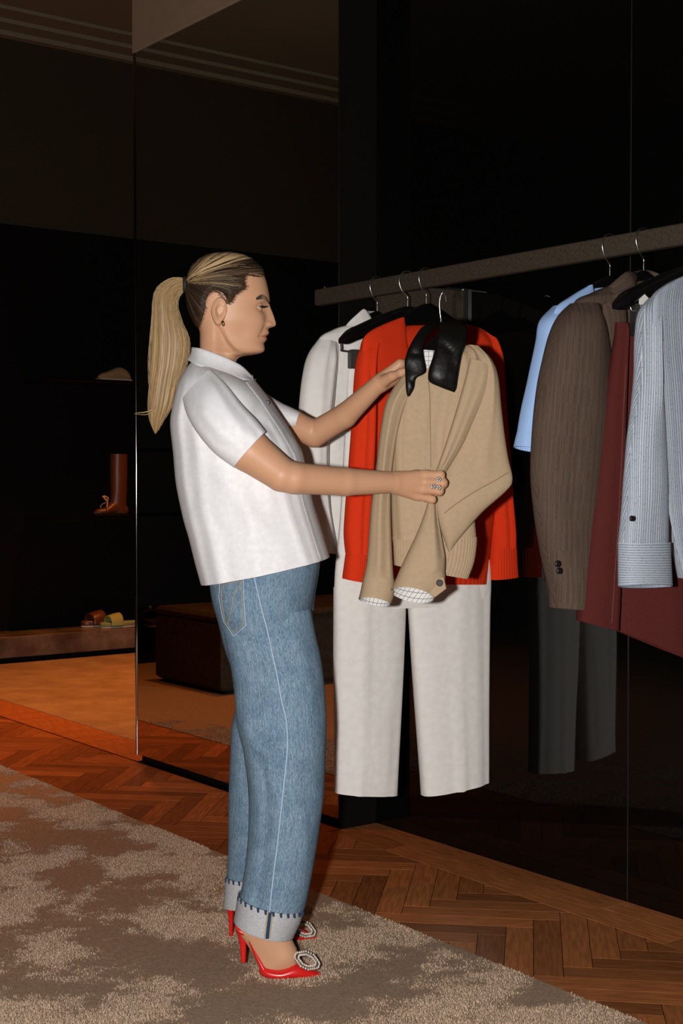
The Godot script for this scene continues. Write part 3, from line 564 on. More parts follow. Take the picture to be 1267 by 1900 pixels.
# Tapered capsules joined by a smooth minimum and meshed as surface nets. bones: [a, b, ra, rb]
func nets(buf: Buf, bones: Array, h: float, k: float) -> void:
	var lo := Vector3(1e9, 1e9, 1e9)
	var hi := -lo
	for b in bones:
		var rr: float = maxf(b[2], b[3]) + k * 2.0 + h * 2.0
		for e in 2:
			lo = lo.min(b[e] - Vector3.ONE * rr)
			hi = hi.max(b[e] + Vector3.ONE * rr)
	var n := Vector3i(((hi - lo) / h).ceil()) + Vector3i.ONE
	var f := PackedFloat32Array()
	f.resize(n.x * n.y * n.z)
	for b in bones:
		var a: Vector3 = b[0]
		var ab: Vector3 = b[1] - a
		var l2 := maxf(ab.length_squared(), 1e-9)
		var ra: float = b[2]
		var dr: float = b[3] - ra
		var rr: float = maxf(b[2], b[3]) + k * 3.0 + h * 1.5
		var i0 := Vector3i(((a.min(b[1]) - Vector3.ONE * rr - lo) / h).floor()).clamp(Vector3i.ZERO, n - Vector3i.ONE)
		var i1 := Vector3i(((a.max(b[1]) + Vector3.ONE * rr - lo) / h).ceil()).clamp(Vector3i.ZERO, n - Vector3i.ONE)
		for z in range(i0.z, i1.z + 1):
			for y in range(i0.y, i1.y + 1):
				var at := (z * n.y + y) * n.x
				var p := Vector3(lo.x + i0.x * h, lo.y + y * h, lo.z + z * h) - a
				for x in range(i0.x, i1.x + 1):
					var t := clampf(p.dot(ab) / l2, 0.0, 1.0)
					var d := (p - ab * t).length() - ra - dr * t
					f[at + x] += exp(-minf(maxf(d, -k * 20.0), k * 12.0) / k)
					p.x += h
	# inside where the sum exceeds one
	var ids := {}
	var base := buf.v.size()
	for i in f.size():
		f[i] = -k * log(maxf(f[i], 6e-6))
	var sx := 1
	var sy := n.x
	var sz := n.x * n.y
	var corners := [0, sx, sy, sx + sy, sz, sx + sz, sy + sz, sx + sy + sz]
	for z in n.z - 1:
		for y in n.y - 1:
			var row := z * sz + y * sy
			for x in n.x - 1:
				var q := row + x
				if absf(f[q]) > h * 3.0:
					continue
				var inside := 0
				for cc in corners:
					if f[q + cc] < 0.0:
						inside += 1
				if inside == 0 or inside == 8:
					continue
				var sum := Vector3.ZERO
				var cnt := 0
				for e in 12:
					var axis := e / 4
					var u := e & 1
					var w := (e >> 1) & 1
					var c0 := Vector3i.ZERO
					var c1 := Vector3i.ZERO
					if axis == 0:
						c0 = Vector3i(0, u, w); c1 = Vector3i(1, u, w)
					elif axis == 1:
						c0 = Vector3i(u, 0, w); c1 = Vector3i(u, 1, w)
					else:
						c0 = Vector3i(u, w, 0); c1 = Vector3i(u, w, 1)
					var fa := f[q + c0.x + c0.y * sy + c0.z * sz]
					var fb := f[q + c1.x + c1.y * sy + c1.z * sz]
					if (fa < 0.0) != (fb < 0.0):
						sum += Vector3(c0).lerp(Vector3(c1), fa / (fa - fb))
						cnt += 1
				ids[q] = buf.v.size()
				buf.v.append(lo + (Vector3(x, y, z) + sum / cnt) * h)
				var g := Vector3(f[q + 1] + f[q + 1 + sy] + f[q + 1 + sz] + f[q + 1 + sy + sz] - f[q] - f[q + sy] - f[q + sz] - f[q + sy + sz],
					f[q + sy] + f[q + 1 + sy] + f[q + sy + sz] + f[q + 1 + sy + sz] - f[q] - f[q + 1] - f[q + sz] - f[q + 1 + sz],
					f[q + sz] + f[q + 1 + sz] + f[q + sy + sz] + f[q + 1 + sy + sz] - f[q] - f[q + 1] - f[q + sy] - f[q + 1 + sy])
				buf.n.append(g.normalized())
				buf.uv.append(Vector2.ZERO)
	for z in range(1, n.z - 1):
		for y in range(1, n.y - 1):
			for x in range(1, n.x - 1):
				var q := z * sz + y * sy + x
				var s := f[q] < 0.0
				for axis in 3:
					var st: int = [sx, sy, sz][axis]
					if s == (f[q + st] < 0.0):
						continue
					var u: int = [sy, sz, sx][axis]
					var w: int = [sz, sx, sy][axis]
					var a: int = ids[q]
					var b: int = ids[q - u]
					var c: int = ids[q - u - w]
					var d: int = ids[q - w]
					if s:
						buf.ix.append_array(PackedInt32Array([a, c, b, a, d, c]))
					else:
						buf.ix.append_array(PackedInt32Array([a, b, c, a, c, d]))

func tint(buf: Buf, col: Color) -> void:
	while buf.c.size() < buf.v.size():
		buf.c.append(col)

# ---------------------------------------------------------------- materials
func lin(r: float, g: float, b: float) -> Color:
	return Color(r, g, b).linear_to_srgb()

func mat(col: Color, rough := 0.8, spec := 0.5) -> StandardMaterial3D:
	var m := StandardMaterial3D.new()
	m.albedo_color = col
	m.roughness = rough
	m.metallic_specular = spec
	m.cull_mode = BaseMaterial3D.CULL_DISABLED
	return m

func noise_tex(freq: float, lo: Color, hi: Color, octaves := 4, size := 512, kind := FastNoiseLite.TYPE_SIMPLEX_SMOOTH, warp := 0.0, seed_ := 1) -> NoiseTexture2D:
	var f := FastNoiseLite.new()
	f.seed = seed_
	f.noise_type = kind
	f.frequency = freq
	f.fractal_octaves = octaves
	if warp > 0.0:
		f.domain_warp_enabled = true
		f.domain_warp_amplitude = warp
		f.domain_warp_frequency = freq
	var g := Gradient.new()
	g.set_color(0, lo)
	g.set_color(1, hi)
	var t := NoiseTexture2D.new()
	t.width = size
	t.height = size
	t.seamless = true
	t.noise = f
	t.color_ramp = g
	return t

func bump_tex(freq: float, strength: float, size := 256, octaves := 3, seed_ := 5) -> NoiseTexture2D:
	var f := FastNoiseLite.new()
	f.seed = seed_
	f.frequency = freq
	f.fractal_octaves = octaves
	var t := NoiseTexture2D.new()
	t.width = size
	t.height = size
	t.seamless = true
	t.noise = f
	t.as_normal_map = true
	t.bump_strength = strength
	return t

func textured(m: StandardMaterial3D, tex: Texture2D, scale: Vector3, tri := false) -> StandardMaterial3D:
	m.albedo_texture = tex
	m.uv1_scale = scale
	m.uv1_triplanar = tri
	return m

func relief(m: StandardMaterial3D, tex: Texture2D, amount: float) -> StandardMaterial3D:
	m.normal_enabled = true
	m.normal_texture = tex
	m.normal_scale = amount
	return m

# a square picture computed point by point
func painted(size: int, f: Callable) -> ImageTexture:
	var im := Image.create(size, size, false, Image.FORMAT_RGB8)
	for y in size:
		for x in size:
			im.set_pixel(x, y, f.call(x, y))
	return ImageTexture.create_from_image(im)

func hash1(a: int, b := 0) -> float:
	return float(hash(Vector2i(a, b)) & 0xffff) / 65535.0

func brushed(x: float, z: float) -> float:
	return smoothstep(-0.26, 0.32, rn.get_noise_2d(x * 520.0, z * 520.0))

func make_materials() -> void:
	noise.seed = 3
	noise.frequency = 0.05
	noise.fractal_octaves = 3
	var cloth := bump_tex(0.2, 3.0, 512, 2)
	M.skin = mat(Color(1, 1, 1), 0.46, 0.4)
	M.skin.vertex_color_use_as_albedo = true
	M.skin.subsurf_scatter_enabled = true
	M.skin.subsurf_scatter_strength = 0.06
	M.white_linen = textured(mat(Color(1, 1, 1), 0.85, 0.25), noise_tex(0.02, Color(0.86, 0.855, 0.86), Color(0.92, 0.915, 0.915)), Vector3(5, 5, 5), true)
	relief(M.white_linen, cloth, 0.22)
	M.white_cloth = textured(mat(Color(1, 1, 1), 0.85, 0.25), noise_tex(0.02, Color(0.88, 0.86, 0.83), Color(0.93, 0.915, 0.89)), Vector3(3, 3, 3), true)
	M.red_knit = relief(textured(mat(Color(1, 1, 1), 0.9, 0.2), noise_tex(0.08, lin(0.62, 0.034, 0.008), lin(0.76, 0.046, 0.011)), Vector3(8, 8, 8), true), cloth, 0.5)
	M.tan_cotton = relief(textured(mat(Color(1, 1, 1), 0.8, 0.3), noise_tex(0.03, lin(0.40, 0.288, 0.178), lin(0.45, 0.325, 0.203)), Vector3(4, 4, 4), true), cloth, 0.35)
	M.tan_seam = mat(lin(0.30, 0.21, 0.13), 0.85, 0.2)
	M.blue_knit = relief(textured(mat(Color(1, 1, 1), 0.9, 0.2), noise_tex(0.1, lin(0.27, 0.41, 0.66), lin(0.32, 0.47, 0.74)), Vector3(8, 8, 8), true), cloth, 0.5)
	M.burgundy = textured(mat(Color(1, 1, 1), 0.85, 0.2), noise_tex(0.05, lin(0.060, 0.0115, 0.010), lin(0.076, 0.0155, 0.013)), Vector3(6, 6, 6), true)
	M.burgundy_thread = mat(lin(0.14, 0.04, 0.035), 0.7)
	M.leather = mat(lin(0.0045, 0.0038, 0.003), 0.36, 0.25)
	relief(M.leather, bump_tex(0.02, 3.0, 256, 3, 9), 0.25)
	M.leather.uv1_triplanar = true
	M.leather.uv1_scale = Vector3(5, 5, 5)
	M.lacquer = mat(lin(0.004, 0.0035, 0.0035), 0.12, 0.5)
	M.steel = mat(lin(0.5, 0.48, 0.45), 0.28)
	M.steel.metallic = 1.0
	M.chrome = mat(lin(0.8, 0.78, 0.75), 0.07)
	M.chrome.metallic = 1.0
	M.grey_metal = mat(lin(0.1, 0.095, 0.09), 0.4)
	M.grey_metal.metallic = 0.8
	M.gold = mat(lin(0.55, 0.35, 0.16), 0.2)
	M.gold.metallic = 1.0
	M.button = mat(lin(0.010, 0.008, 0.007), 0.4, 0.35)
	M.rail_leather = relief(textured(mat(Color(1, 1, 1), 0.75, 0.3), noise_tex(0.06, lin(0.034, 0.024, 0.0155), lin(0.062, 0.045, 0.03), 4, 256), Vector3(6, 6, 6), true), cloth, 0.5)
	# denim: twill threads, faded unevenly
	var dn := FastNoiseLite.new()
	dn.frequency = 0.012
	dn.fractal_octaves = 4
	M.denim = mat(Color(1, 1, 1), 0.9, 0.2)
	textured(M.denim, painted(512, func(x, y):
		var fine: float = hash1(x / 2, y / 9)
		var long_: float = hash1(x / 3 + 700, y / 44)
		var speck: float = hash1(x, y / 2)
		var k: float = 0.55 * fine + 0.3 * long_ + 0.35 * (speck - 0.3)
		return Color(0.33, 0.425, 0.505).lerp(Color(0.60, 0.68, 0.73), clampf(k, 0, 1))), Vector3(3.2, 3.2, 3.2))
	M.denim.detail_enabled = true
	M.denim.detail_blend_mode = BaseMaterial3D.BLEND_MODE_MUL
	M.denim.detail_uv_layer = BaseMaterial3D.DETAIL_UV_1
	var fade := noise_tex(0.006, Color(0.84, 0.87, 0.90), Color(1, 1, 1), 3, 512, FastNoiseLite.TYPE_SIMPLEX_SMOOTH, 30.0, 8)
	M.denim.detail_albedo = fade
	M.denim_cuff = textured(mat(Color(1, 1, 1), 0.9, 0.2), painted(128, func(x, y):
		var k: float = 0.62 + 0.08 * hash1(x, y / 2) + 0.05 * hash1(x / 3, y / 3)
		return Color(k, k * 1.0, k * 1.01)), Vector3(8, 8, 8))
	M.denim_light = mat(Color(0.62, 0.70, 0.78), 0.9)
	M.denim_dark = mat(Color(0.13, 0.2, 0.3), 0.9)
	M.thread_gold = mat(lin(0.42, 0.28, 0.12), 0.7)
	M.red_satin = mat(lin(0.62, 0.012, 0.010), 0.3, 0.6)
	M.crystal = mat(lin(0.62, 0.53, 0.44), 0.15, 1.0)
	M.crystal.metallic = 0.25
	M.tendril = mat(lin(0.36, 0.235, 0.105), 0.5)
	# hair: columns are the angle of the strand about the hair tie
	M.hair = mat(Color(1, 1, 1), 0.5, 0.25)
	textured(M.hair, painted(512, func(x, y):
		var a: float = float(x) / 512.0
		var s: float = hash1(x / 2, 1) * 0.55 + hash1(x / 7, 2) * 0.45
		var s2: float = s + 0.10 * sin(y * 0.02 + x * 0.3)
		var blond: float = smoothstep(0.578, 0.612, a) * (1.0 - smoothstep(0.655, 0.69, a)) + 0.4 * smoothstep(0.655, 0.69, a) * smoothstep(0.45, 0.55, s) + 0.16 * smoothstep(0.42, 0.5, a) * smoothstep(0.55, 0.65, s)
		var w: float = clampf(blond * 1.3 * smoothstep(0.15, 0.6, s2), 0, 1)
		var dark := lin(0.014, 0.008, 0.005).lerp(lin(0.10, 0.06, 0.034), s2 * s2)
		return dark.lerp(lin(0.50, 0.335, 0.17), w)), Vector3(1, 1, 1))
	M.ponytail = mat(Color(1, 1, 1), 0.45, 0.4)
	textured(M.ponytail, painted(256, func(x, y):
		var s: float = hash1(x / 2, 3) * 0.6 + hash1(x / 9, 4) * 0.4 + 0.08 * sin(y * 0.05 + x * 0.4)
		return lin(0.17, 0.10, 0.04).lerp(lin(0.60, 0.41, 0.205), clampf(s, 0, 1))), Vector3(9, 1.2, 1))
	M.elastic = mat(lin(0.01, 0.008, 0.008), 0.7)
	# shirtings and suiting
	M.check = textured(mat(Color(1, 1, 1), 0.8), painted(64, func(x, y):
		var g := 1.0 if (x % 16) < 1 or (y % 16) < 1 else 0.0
		return Color(0.86, 0.85, 0.83).lerp(Color(0.12, 0.13, 0.18), g)), Vector3(22, 22, 22))
	M.stripe = textured(mat(Color(1, 1, 1), 0.85, 0.25), painted(256, func(x, y):
		var base: Color = lin(0.20, 0.235, 0.29).lerp(lin(0.27, 0.30, 0.35), hash1(x / 2, y / 9))
		var k: int = x % 16
		if k < 3: base = base.lerp(lin(0.70, 0.71, 0.71), 0.95 if x % 64 < 20 else 0.65)
		if hash1(x / 9, y / 2) > 0.992: base = lin(0.06, 0.06, 0.07)
		return base), Vector3(11, 11, 11))
	M.stripe_across = M.stripe.duplicate()
	M.stripe_across.albedo_texture = painted(256, func(y, x):
		var base: Color = lin(0.20, 0.235, 0.29).lerp(lin(0.27, 0.30, 0.35), hash1(x / 2, y / 9))
		if x % 16 < 3: base = base.lerp(lin(0.62, 0.63, 0.63), 0.8)
		if hash1(x / 9, y / 2) > 0.992: base = lin(0.06, 0.06, 0.07)
		return base)
	M.suiting = textured(mat(Color(1, 1, 1), 0.9, 0.15), painted(256, func(x, y):
		var k: float = 0.72 + 0.38 * hash1(x / 2, y / 90) + 0.22 * (hash1(x, y / 7) - 0.5)
		if x % 32 < 2: k += 0.28
		if x % 32 == 16: k -= 0.25
		return lin(0.086 * k, 0.058 * k, 0.043 * k)), Vector3(9, 9, 9))
	# the room
	M.black_panel = mat(lin(0.006, 0.0055, 0.005), 0.5, 0.2)
	M.black_glass = mat(lin(0.002, 0.0018, 0.0015), 0.03, 0.5)
	M.mirror = mat(lin(0.62, 0.58, 0.53), 0.015)
	M.mirror.metallic = 1.0
	M.plaster = textured(mat(Color(1, 1, 1), 0.9, 0.2), noise_tex(0.02, lin(0.27, 0.175, 0.115), lin(0.31, 0.205, 0.135)), Vector3(0.8, 0.8, 0.8), true)
	M.dark_wall = mat(lin(0.045, 0.034, 0.021), 0.9, 0.2)
	M.ceiling = mat(lin(0.22, 0.19, 0.125), 0.9, 0.2)
	M.floor_base = mat(lin(0.008, 0.004, 0.003), 0.9, 0.1)
	M.woods = []
	for k in 5:
		var d: float = [0.62, 0.88, 1.05, 1.22, 0.75][k]
		var m := mat(Color(1, 1, 1), 0.38, 0.45)
		textured(m, noise_tex(0.02, lin(0.26 * d, 0.082 * d, 0.024 * d), lin(0.45 * d, 0.16 * d, 0.05 * d), 5, 256, FastNoiseLite.TYPE_SIMPLEX_SMOOTH, 0.0, 20 + k), Vector3(1.6, 14, 1))
		M.woods.append(m)
	M.sand_carpet = relief(textured(mat(Color(1, 1, 1), 0.95, 0.1), noise_tex(0.01, lin(0.28, 0.18, 0.105), lin(0.42, 0.285, 0.17), 6), Vector3(0.7, 0.7, 0.7), true), cloth, 0.8)
	rn = FastNoiseLite.new()
	rn.seed = 12
	rn.frequency = 0.0042
	rn.fractal_octaves = 6
	rn.fractal_gain = 0.64
	rn.domain_warp_enabled = true
	rn.domain_warp_amplitude = 46.0
	rn.domain_warp_frequency = 0.006
	M.rug = mat(Color(1, 1, 1), 0.85, 0.2)
	textured(M.rug, painted(256, func(x, y):
		var fine: float = 0.75 + 0.35 * hash1(x, y)
		return lin(0.34 * fine, 0.235 * fine, 0.16 * fine)), Vector3(0.9, 0.9, 0.9))
	M.pile = mat(Color(1, 1, 1), 0.6, 0.3)
	M.pile.vertex_color_use_as_albedo = true
	M.marble = textured(mat(Color(1, 1, 1), 0.3, 0.5), noise_tex(0.012, lin(0.05, 0.032, 0.022), lin(0.26, 0.19, 0.14), 6, 512, FastNoiseLite.TYPE_CELLULAR, 40.0, 3), Vector3(0.8, 0.8, 0.8), true)
	M.ottoman = relief(textured(mat(Color(1, 1, 1), 0.9, 0.15), noise_tex(0.02, lin(0.042, 0.032, 0.022), lin(0.08, 0.06, 0.041)), Vector3(2, 2, 2), true), cloth, 0.6)
	M.straw = relief(textured(mat(Color(1, 1, 1), 0.8), noise_tex(0.1, lin(0.32, 0.17, 0.08), lin(0.5, 0.29, 0.14)), Vector3(8, 8, 8), true), cloth, 0.8)
	M.brown_leather = mat(lin(0.11, 0.032, 0.011), 0.4)
	M.lace = mat(lin(0.6, 0.32, 0.2), 0.7)
	M.green_strap = mat(lin(0.33, 0.36, 0.10), 0.7)
	M.green_sole = mat(lin(0.25, 0.30, 0.14), 0.8)
	M.pale_sole = mat(lin(0.5, 0.44, 0.33), 0.8)
	M.eye_white = mat(lin(0.5, 0.45, 0.40), 0.25)
	M.iris = mat(lin(0.05, 0.045, 0.02), 0.1)
	M.lash = mat(lin(0.006, 0.005, 0.004), 0.6)
	M.brow = mat(lin(0.03, 0.016, 0.010), 0.7)
	M.fine_hair = mat(lin(0.085, 0.048, 0.026), 0.6, 0.2)
	M.ear_white = mat(lin(0.6, 0.58, 0.55), 0.4)
	M.white_tag = mat(lin(0.5, 0.48, 0.44), 0.6)

func emitter(col: Color, strength: float) -> StandardMaterial3D:
	var m := mat(Color(0.9, 0.9, 0.9), 0.5)
	m.emission_enabled = true
	m.emission = col
	m.emission_energy_multiplier = strength
	return m

# ---------------------------------------------------------------- light fittings
func flash_unit(at: Vector3, toward: Vector3, energy: float) -> void:
	var t := thing("camera_flash", "small black flash head on a thin stand beside the viewer", "flash", Vector3(at.x, 0, at.z), atan2(-toward.x, -toward.z))
	obj("head", box(Vector3(-0.036, at.y - 0.024, 0.006), Vector3(0.036, at.y + 0.024, 0.075), 0.004), M.black_panel, t)
	obj("flash_lamp", box(Vector3(-0.03, at.y - 0.018, 0.0), Vector3(0.03, at.y + 0.018, 0.008), 0.002), emitter(Color(1, 0.97, 0.93), 3.0), t)
	var b := Buf.new()
	tube(b, PackedVector3Array([Vector3(0, 0.02, 0.05), Vector3(0, at.y - 0.02, 0.05)]), 0.009, 0.007, 12)
	obj("pole", b, M.grey_metal, t)
	b = Buf.new()
	tube(b, PackedVector3Array([Vector3(0, 0.004, 0.05), Vector3(0, 0.022, 0.05)]), 0.11, 0.10, 28)
	obj("foot", b, M.grey_metal, t)
	var l := SpotLight3D.new()
	l.name = "flash_light"
	l.light_color = Color(1, 0.99, 0.985)
	l.light_energy = energy
	l.light_size = 0.03
	l.spot_range = 40.0
	l.spot_attenuation = 2.0
	l.spot_angle = 58.0
	l.spot_angle_attenuation = 0.6
	l.shadow_enabled = true
	t.add_child(l, true)
	l.position = Vector3(0, at.y, -0.012)

func downlight(at: Vector3, energy: float, angle: float, label: String) -> void:
	var t := thing("ceiling_spotlight", label, "spotlight", at, 0.0, "ceiling spotlights")
	var b := Buf.new()
	tube(b, PackedVector3Array([Vector3(0, 0.01, 0), Vector3(0, -0.012, 0)]), 0.07, 0.066, 28)
	obj("trim_ring", b, M.black_panel, t)
	b = Buf.new()
	tube(b, PackedVector3Array([Vector3(0, -0.006, 0), Vector3(0, -0.016, 0)]), 0.045, 0.045, 24)
	obj("lamp_face", b, emitter(Color(1, 0.66, 0.36), 4.0), t)
	var l := SpotLight3D.new()
	l.name = "warm_light"
	l.light_color = Color(1, 0.60, 0.28)
	l.light_energy = energy
	l.light_size = 0.045
	l.spot_range = 30.0
	l.spot_attenuation = 2.0
	l.spot_angle = angle
	l.spot_angle_attenuation = 0.7
	l.shadow_enabled = true
	t.add_child(l, true)
	l.position = Vector3(0, -0.02, 0)
	l.rotation.x = -PI / 2

func _ready() -> void:
	# ---- camera
	var cam := Camera3D.new()
	cam.name = "camera"
	cam.fov = 40.29
	cam.near = 0.05
	cam.far = 60.0
	add_child(cam)
	cam.position = Vector3(0, 1.21, 0)
	cam.rotation = Vector3(-deg_to_rad(1.393), deg_to_rad(52.8), 0)
	# ---- sky and exposure: a closed room, hardly any light but its lamps
	var env := Environment.new()
	env.background_mode = Environment.BG_COLOR
	env.background_color = Color(0.02, 0.017, 0.014)
	env.tonemap_mode = Environment.TONE_MAPPER_LINEAR
	env.tonemap_exposure = 1.0
	env.sdfgi_enabled = true
	env.ssao_enabled = true
	env.ssil_enabled = true
	var we := WorldEnvironment.new()
	we.name = "environment"
	we.environment = env
	add_child(we)
	make_materials()
	# ---- light: the flash held left of the lens, and warm spotlights in the ceiling
	flash_unit(Vector3(-0.145, 1.215, 0.105), Vector3(-0.7965, -0.03, -0.6046), 12.0)
	for p in [[-7.2, -4.6, 17.0, 33.0, "small round warm ceiling spotlight above the carpet of the next room"], [-6.4, -3.3, 7.0, 30.0, "small round warm ceiling spotlight above the threshold left of the mirror"], [-6.7, -1.3, 7.0, 33.0, "small round warm ceiling spotlight above the ottoman"], [-4.9, -1.7, 4.5, 30.0, "small round warm ceiling spotlight above the rug behind the woman"]]:
		downlight(Vector3(p[0], 4.24, p[1]), p[2], p[3], p[4])
	room()
	floor_boards()
	furnishings()
	rail_and_wall_fittings()
	hung_clothes()
	tan_jacket()
	person()

# ---------------------------------------------------------------- the room
func room() -> void:
	struct("floor", box(Vector3(-9.2, -0.12, -9.2), Vector3(2.6, -0.0006, 3.2), 0.001), M.floor_base)
	struct("ceiling", box(Vector3(-9.2, 4.26, -9.2), Vector3(2.6, 4.4, 3.2), 0.001), M.ceiling)
	struct("wall_left", box(Vector3(-9.2, 0, -9.2), Vector3(-8.95, 4.26, 3.2), 0.001), M.dark_wall)
	struct("wall_right", box(Vector3(2.4, 0, -9.2), Vector3(2.6, 4.26, 3.2), 0.001), M.dark_wall)
	struct("wall_front", box(Vector3(-9.2, 0, 3.0), Vector3(2.6, 4.26, 3.2), 0.001), M.dark_wall)
	struct("wall_back", box(Vector3(-9.2, 0, -9.2), Vector3(2.6, 4.26, -9.0), 0.001), M.dark_wall)
	# stepped cornice along the left wall
	var b := Buf.new()
	for s in [[0.08, 4.18], [0.24, 4.21], [0.42, 4.235]]:
		rbox(b, Vector3(-8.95, s[1], -9.0), Vector3(-8.95 + s[0], 4.262, 3.0), 0.006)
	struct("trim_1", b, M.ceiling)
	# the black panelling on the lower left wall and a pilaster
	struct("wall_left_panelling", box(Vector3(-8.96, 0, -9.0), Vector3(-8.935, 2.93, 3.0), 0.002), M.black_panel)
	struct("trim_2", box(Vector3(-8.95, 2.93, -1.2), Vector3(-8.90, 4.25, -1.02), 0.004), M.black_panel)
	# the free-standing block that carries mirror and niche
	struct("wall_block", box(Vector3(-5.262, 0, -9.0), Vector3(-3.83, 3.0, -2.935), 0.002), M.black_panel)
	struct("wall_over_mirror", box(Vector3(-5.27, 3.005, -4.5), Vector3(-3.82, 4.26, -2.89), 0.004), M.plaster)
	struct("baseboard_mirror", box(Vector3(-5.25, 0, -2.94), Vector3(-3.82, 0.03, -2.915), 0.002), M.black_panel)
	var mr := thing("mirror", "tall dark-edged mirror panel behind the woman, from floor to the brown wall strip", "mirror", Vector3(-4.53, 0, -2.91))
	obj("glass", box(Vector3(-0.715, 0.032, -0.02), Vector3(0.705, 3.0, 0.02), 0.0015), M.mirror, mr)
	b = Buf.new()
	tube(b, PackedVector3Array([Vector3(-0.722, 0.03, 0.018), Vector3(-0.722, 3.0, 0.018)]), 0.008, 0.008, 28)
	obj("edge_strip", b, M.chrome, mr)
	# the niche: a return and panels of black glass with thin seams
	struct("wall_niche_return", box(Vector3(-3.83, 0.0, -3.2), Vector3(-3.812, 4.26, -2.892), 0.002), M.black_panel)
	var w := Node3D.new()
	w.name = "wall_niche"
	add_child(w)
	w.set_meta("kind", "structure")
	for s in [[-3.812, -2.6655], [-2.6605, -1.2], [-1.195, 0.6], [0.605, 2.4]]:
		obj("glass_panel", box(Vector3(s[0], 0.0, -3.09), Vector3(s[1], 4.26, -3.046), 0.0015), M.black_glass, w)
	obj("seam", box(Vector3(-2.6655, 0, -3.08), Vector3(-2.6605, 4.26, -3.049), 0.0005), M.grey_metal, w)
	struct("wall_niche_back", box(Vector3(-3.83, 0, -3.3), Vector3(2.4, 4.26, -3.09), 0.002), M.black_panel)

func floor_boards() -> void:
	var fl: Node3D = get_node("floor")
	var W := 0.0728
	var L := 0.437
	var r2 := sqrt(0.5)
	# u runs (-x, +z), v runs (+x, +z): the boards lie at 45 degrees to the walls
	var u0 := -0.0785
	var v0 := -3.40 - W - L
	var back := PackedVector2Array([Vector2(-9, -2.887), Vector2(-3.816, -2.887), Vector2(-3.816, -2.84), Vector2(-1.3, -2.84), Vector2(-1.3, -2.31), Vector2(-9, -2.31)])
	var meshes := {}
	var turn_by := [Transform3D(), Transform3D()]
	var count := 0
	for j in range(-28, 14):
		for k in range(-110, 60):
			for kind in 2:
				var a := Vector2(u0 + k * W + j * L, v0 + k * W - j * L)
				var sz := Vector2(L, W) if kind == 0 else Vector2(W, L)
				if kind == 1:
					a.y += W
				var g := 0.0008
				var q := [a + Vector2(g, g), a + Vector2(sz.x - g, g), a + sz - Vector2(g, g), a + Vector2(g, sz.y - g)]
				var pl := PackedVector2Array()
				for c in q:
					pl.append(Vector2((c.y - c.x) * r2, (c.x + c.y) * r2))
				var mid := (pl[0] + pl[2]) * 0.5
				if mid.x < -8.1 or mid.x > -1.55 or mid.y < -3.25 or mid.y > -2.1:
					continue
				for part in Geometry2D.intersect_polygons(pl, back):
					if part.size() < 3:
						continue
					var ar := 0.0
					for i in part.size():
						ar += part[i].cross(part[(i + 1) % part.size()])
					if absf(ar) < 0.0002:
						continue
					var b := Buf.new()
					var p2 := PackedVector2Array()
					for c in part:
						p2.append(Vector2(c.x, -c.y))
					slab(b, p2, -0.006, 0.0, 0.0003, Transform3D(Basis(Vector3(1, 0, 0), Vector3(0, 0, -1), Vector3(0, 1, 0)), Vector3.ZERO))
					# grain along the board, each board from its own place
					var off := Vector2(hash1(k, j + 50), hash1(k + 7, j * 3 + kind))
					for i in b.v.size():
						var x := b.v[i].x
						var z := b.v[i].z
						var uu := (z - x) * r2
						var vv := (x + z) * r2
						b.uv[i] = (Vector2(uu, vv) if kind == 0 else Vector2(vv, uu)) + off
					obj("plank", b, M.woods[int(hash1(k * 3 + kind, j) * 4.99)], fl)
					count += 1
	# straight border boards before the black glass, and the threshold into the next room
	var x := -3.81
	var n := 0
	while x < -1.4:
		var len := 0.9 + 0.5 * hash1(n, 77)
		for lane in 2:
			var b := box(Vector3(x + 0.0006 + lane * 0.3, -0.006, -3.044 + lane * 0.1025), Vector3(x + len - 0.0006 + lane * 0.3, 0.0, -2.9435 + lane * 0.1025), 0.0008)
			for i in b.v.size():
				b.uv[i] = Vector2(b.v[i].x, b.v[i].z) + Vector2(hash1(n, lane), 0)
			obj("border_board", b, M.woods[[2, 3, 1, 2][(n + lane) % 4]], fl)
		x += len
		n += 1
	obj("border_board", box(Vector3(-3.811, -0.006, -2.9405), Vector3(-3.512, 0.0, -2.8415), 0.0008), M.woods[1], fl)
	for k in 3:
		var b := box(Vector3(-8.5 + k * 1.08, -0.006, -3.11), Vector3(-7.422 + k * 1.08, 0.002, -2.889), 0.0012)
		for i in b.v.size():
			b.uv[i] = Vector2(b.v[i].x, b.v[i].z)
		obj("threshold_board", b, M.woods[3], fl)
	obj("threshold_edge", box(Vector3(-8.5, -0.004, -2.8885), Vector3(-5.25, 0.0035, -2.8835), 0.0008), M.gold, fl)

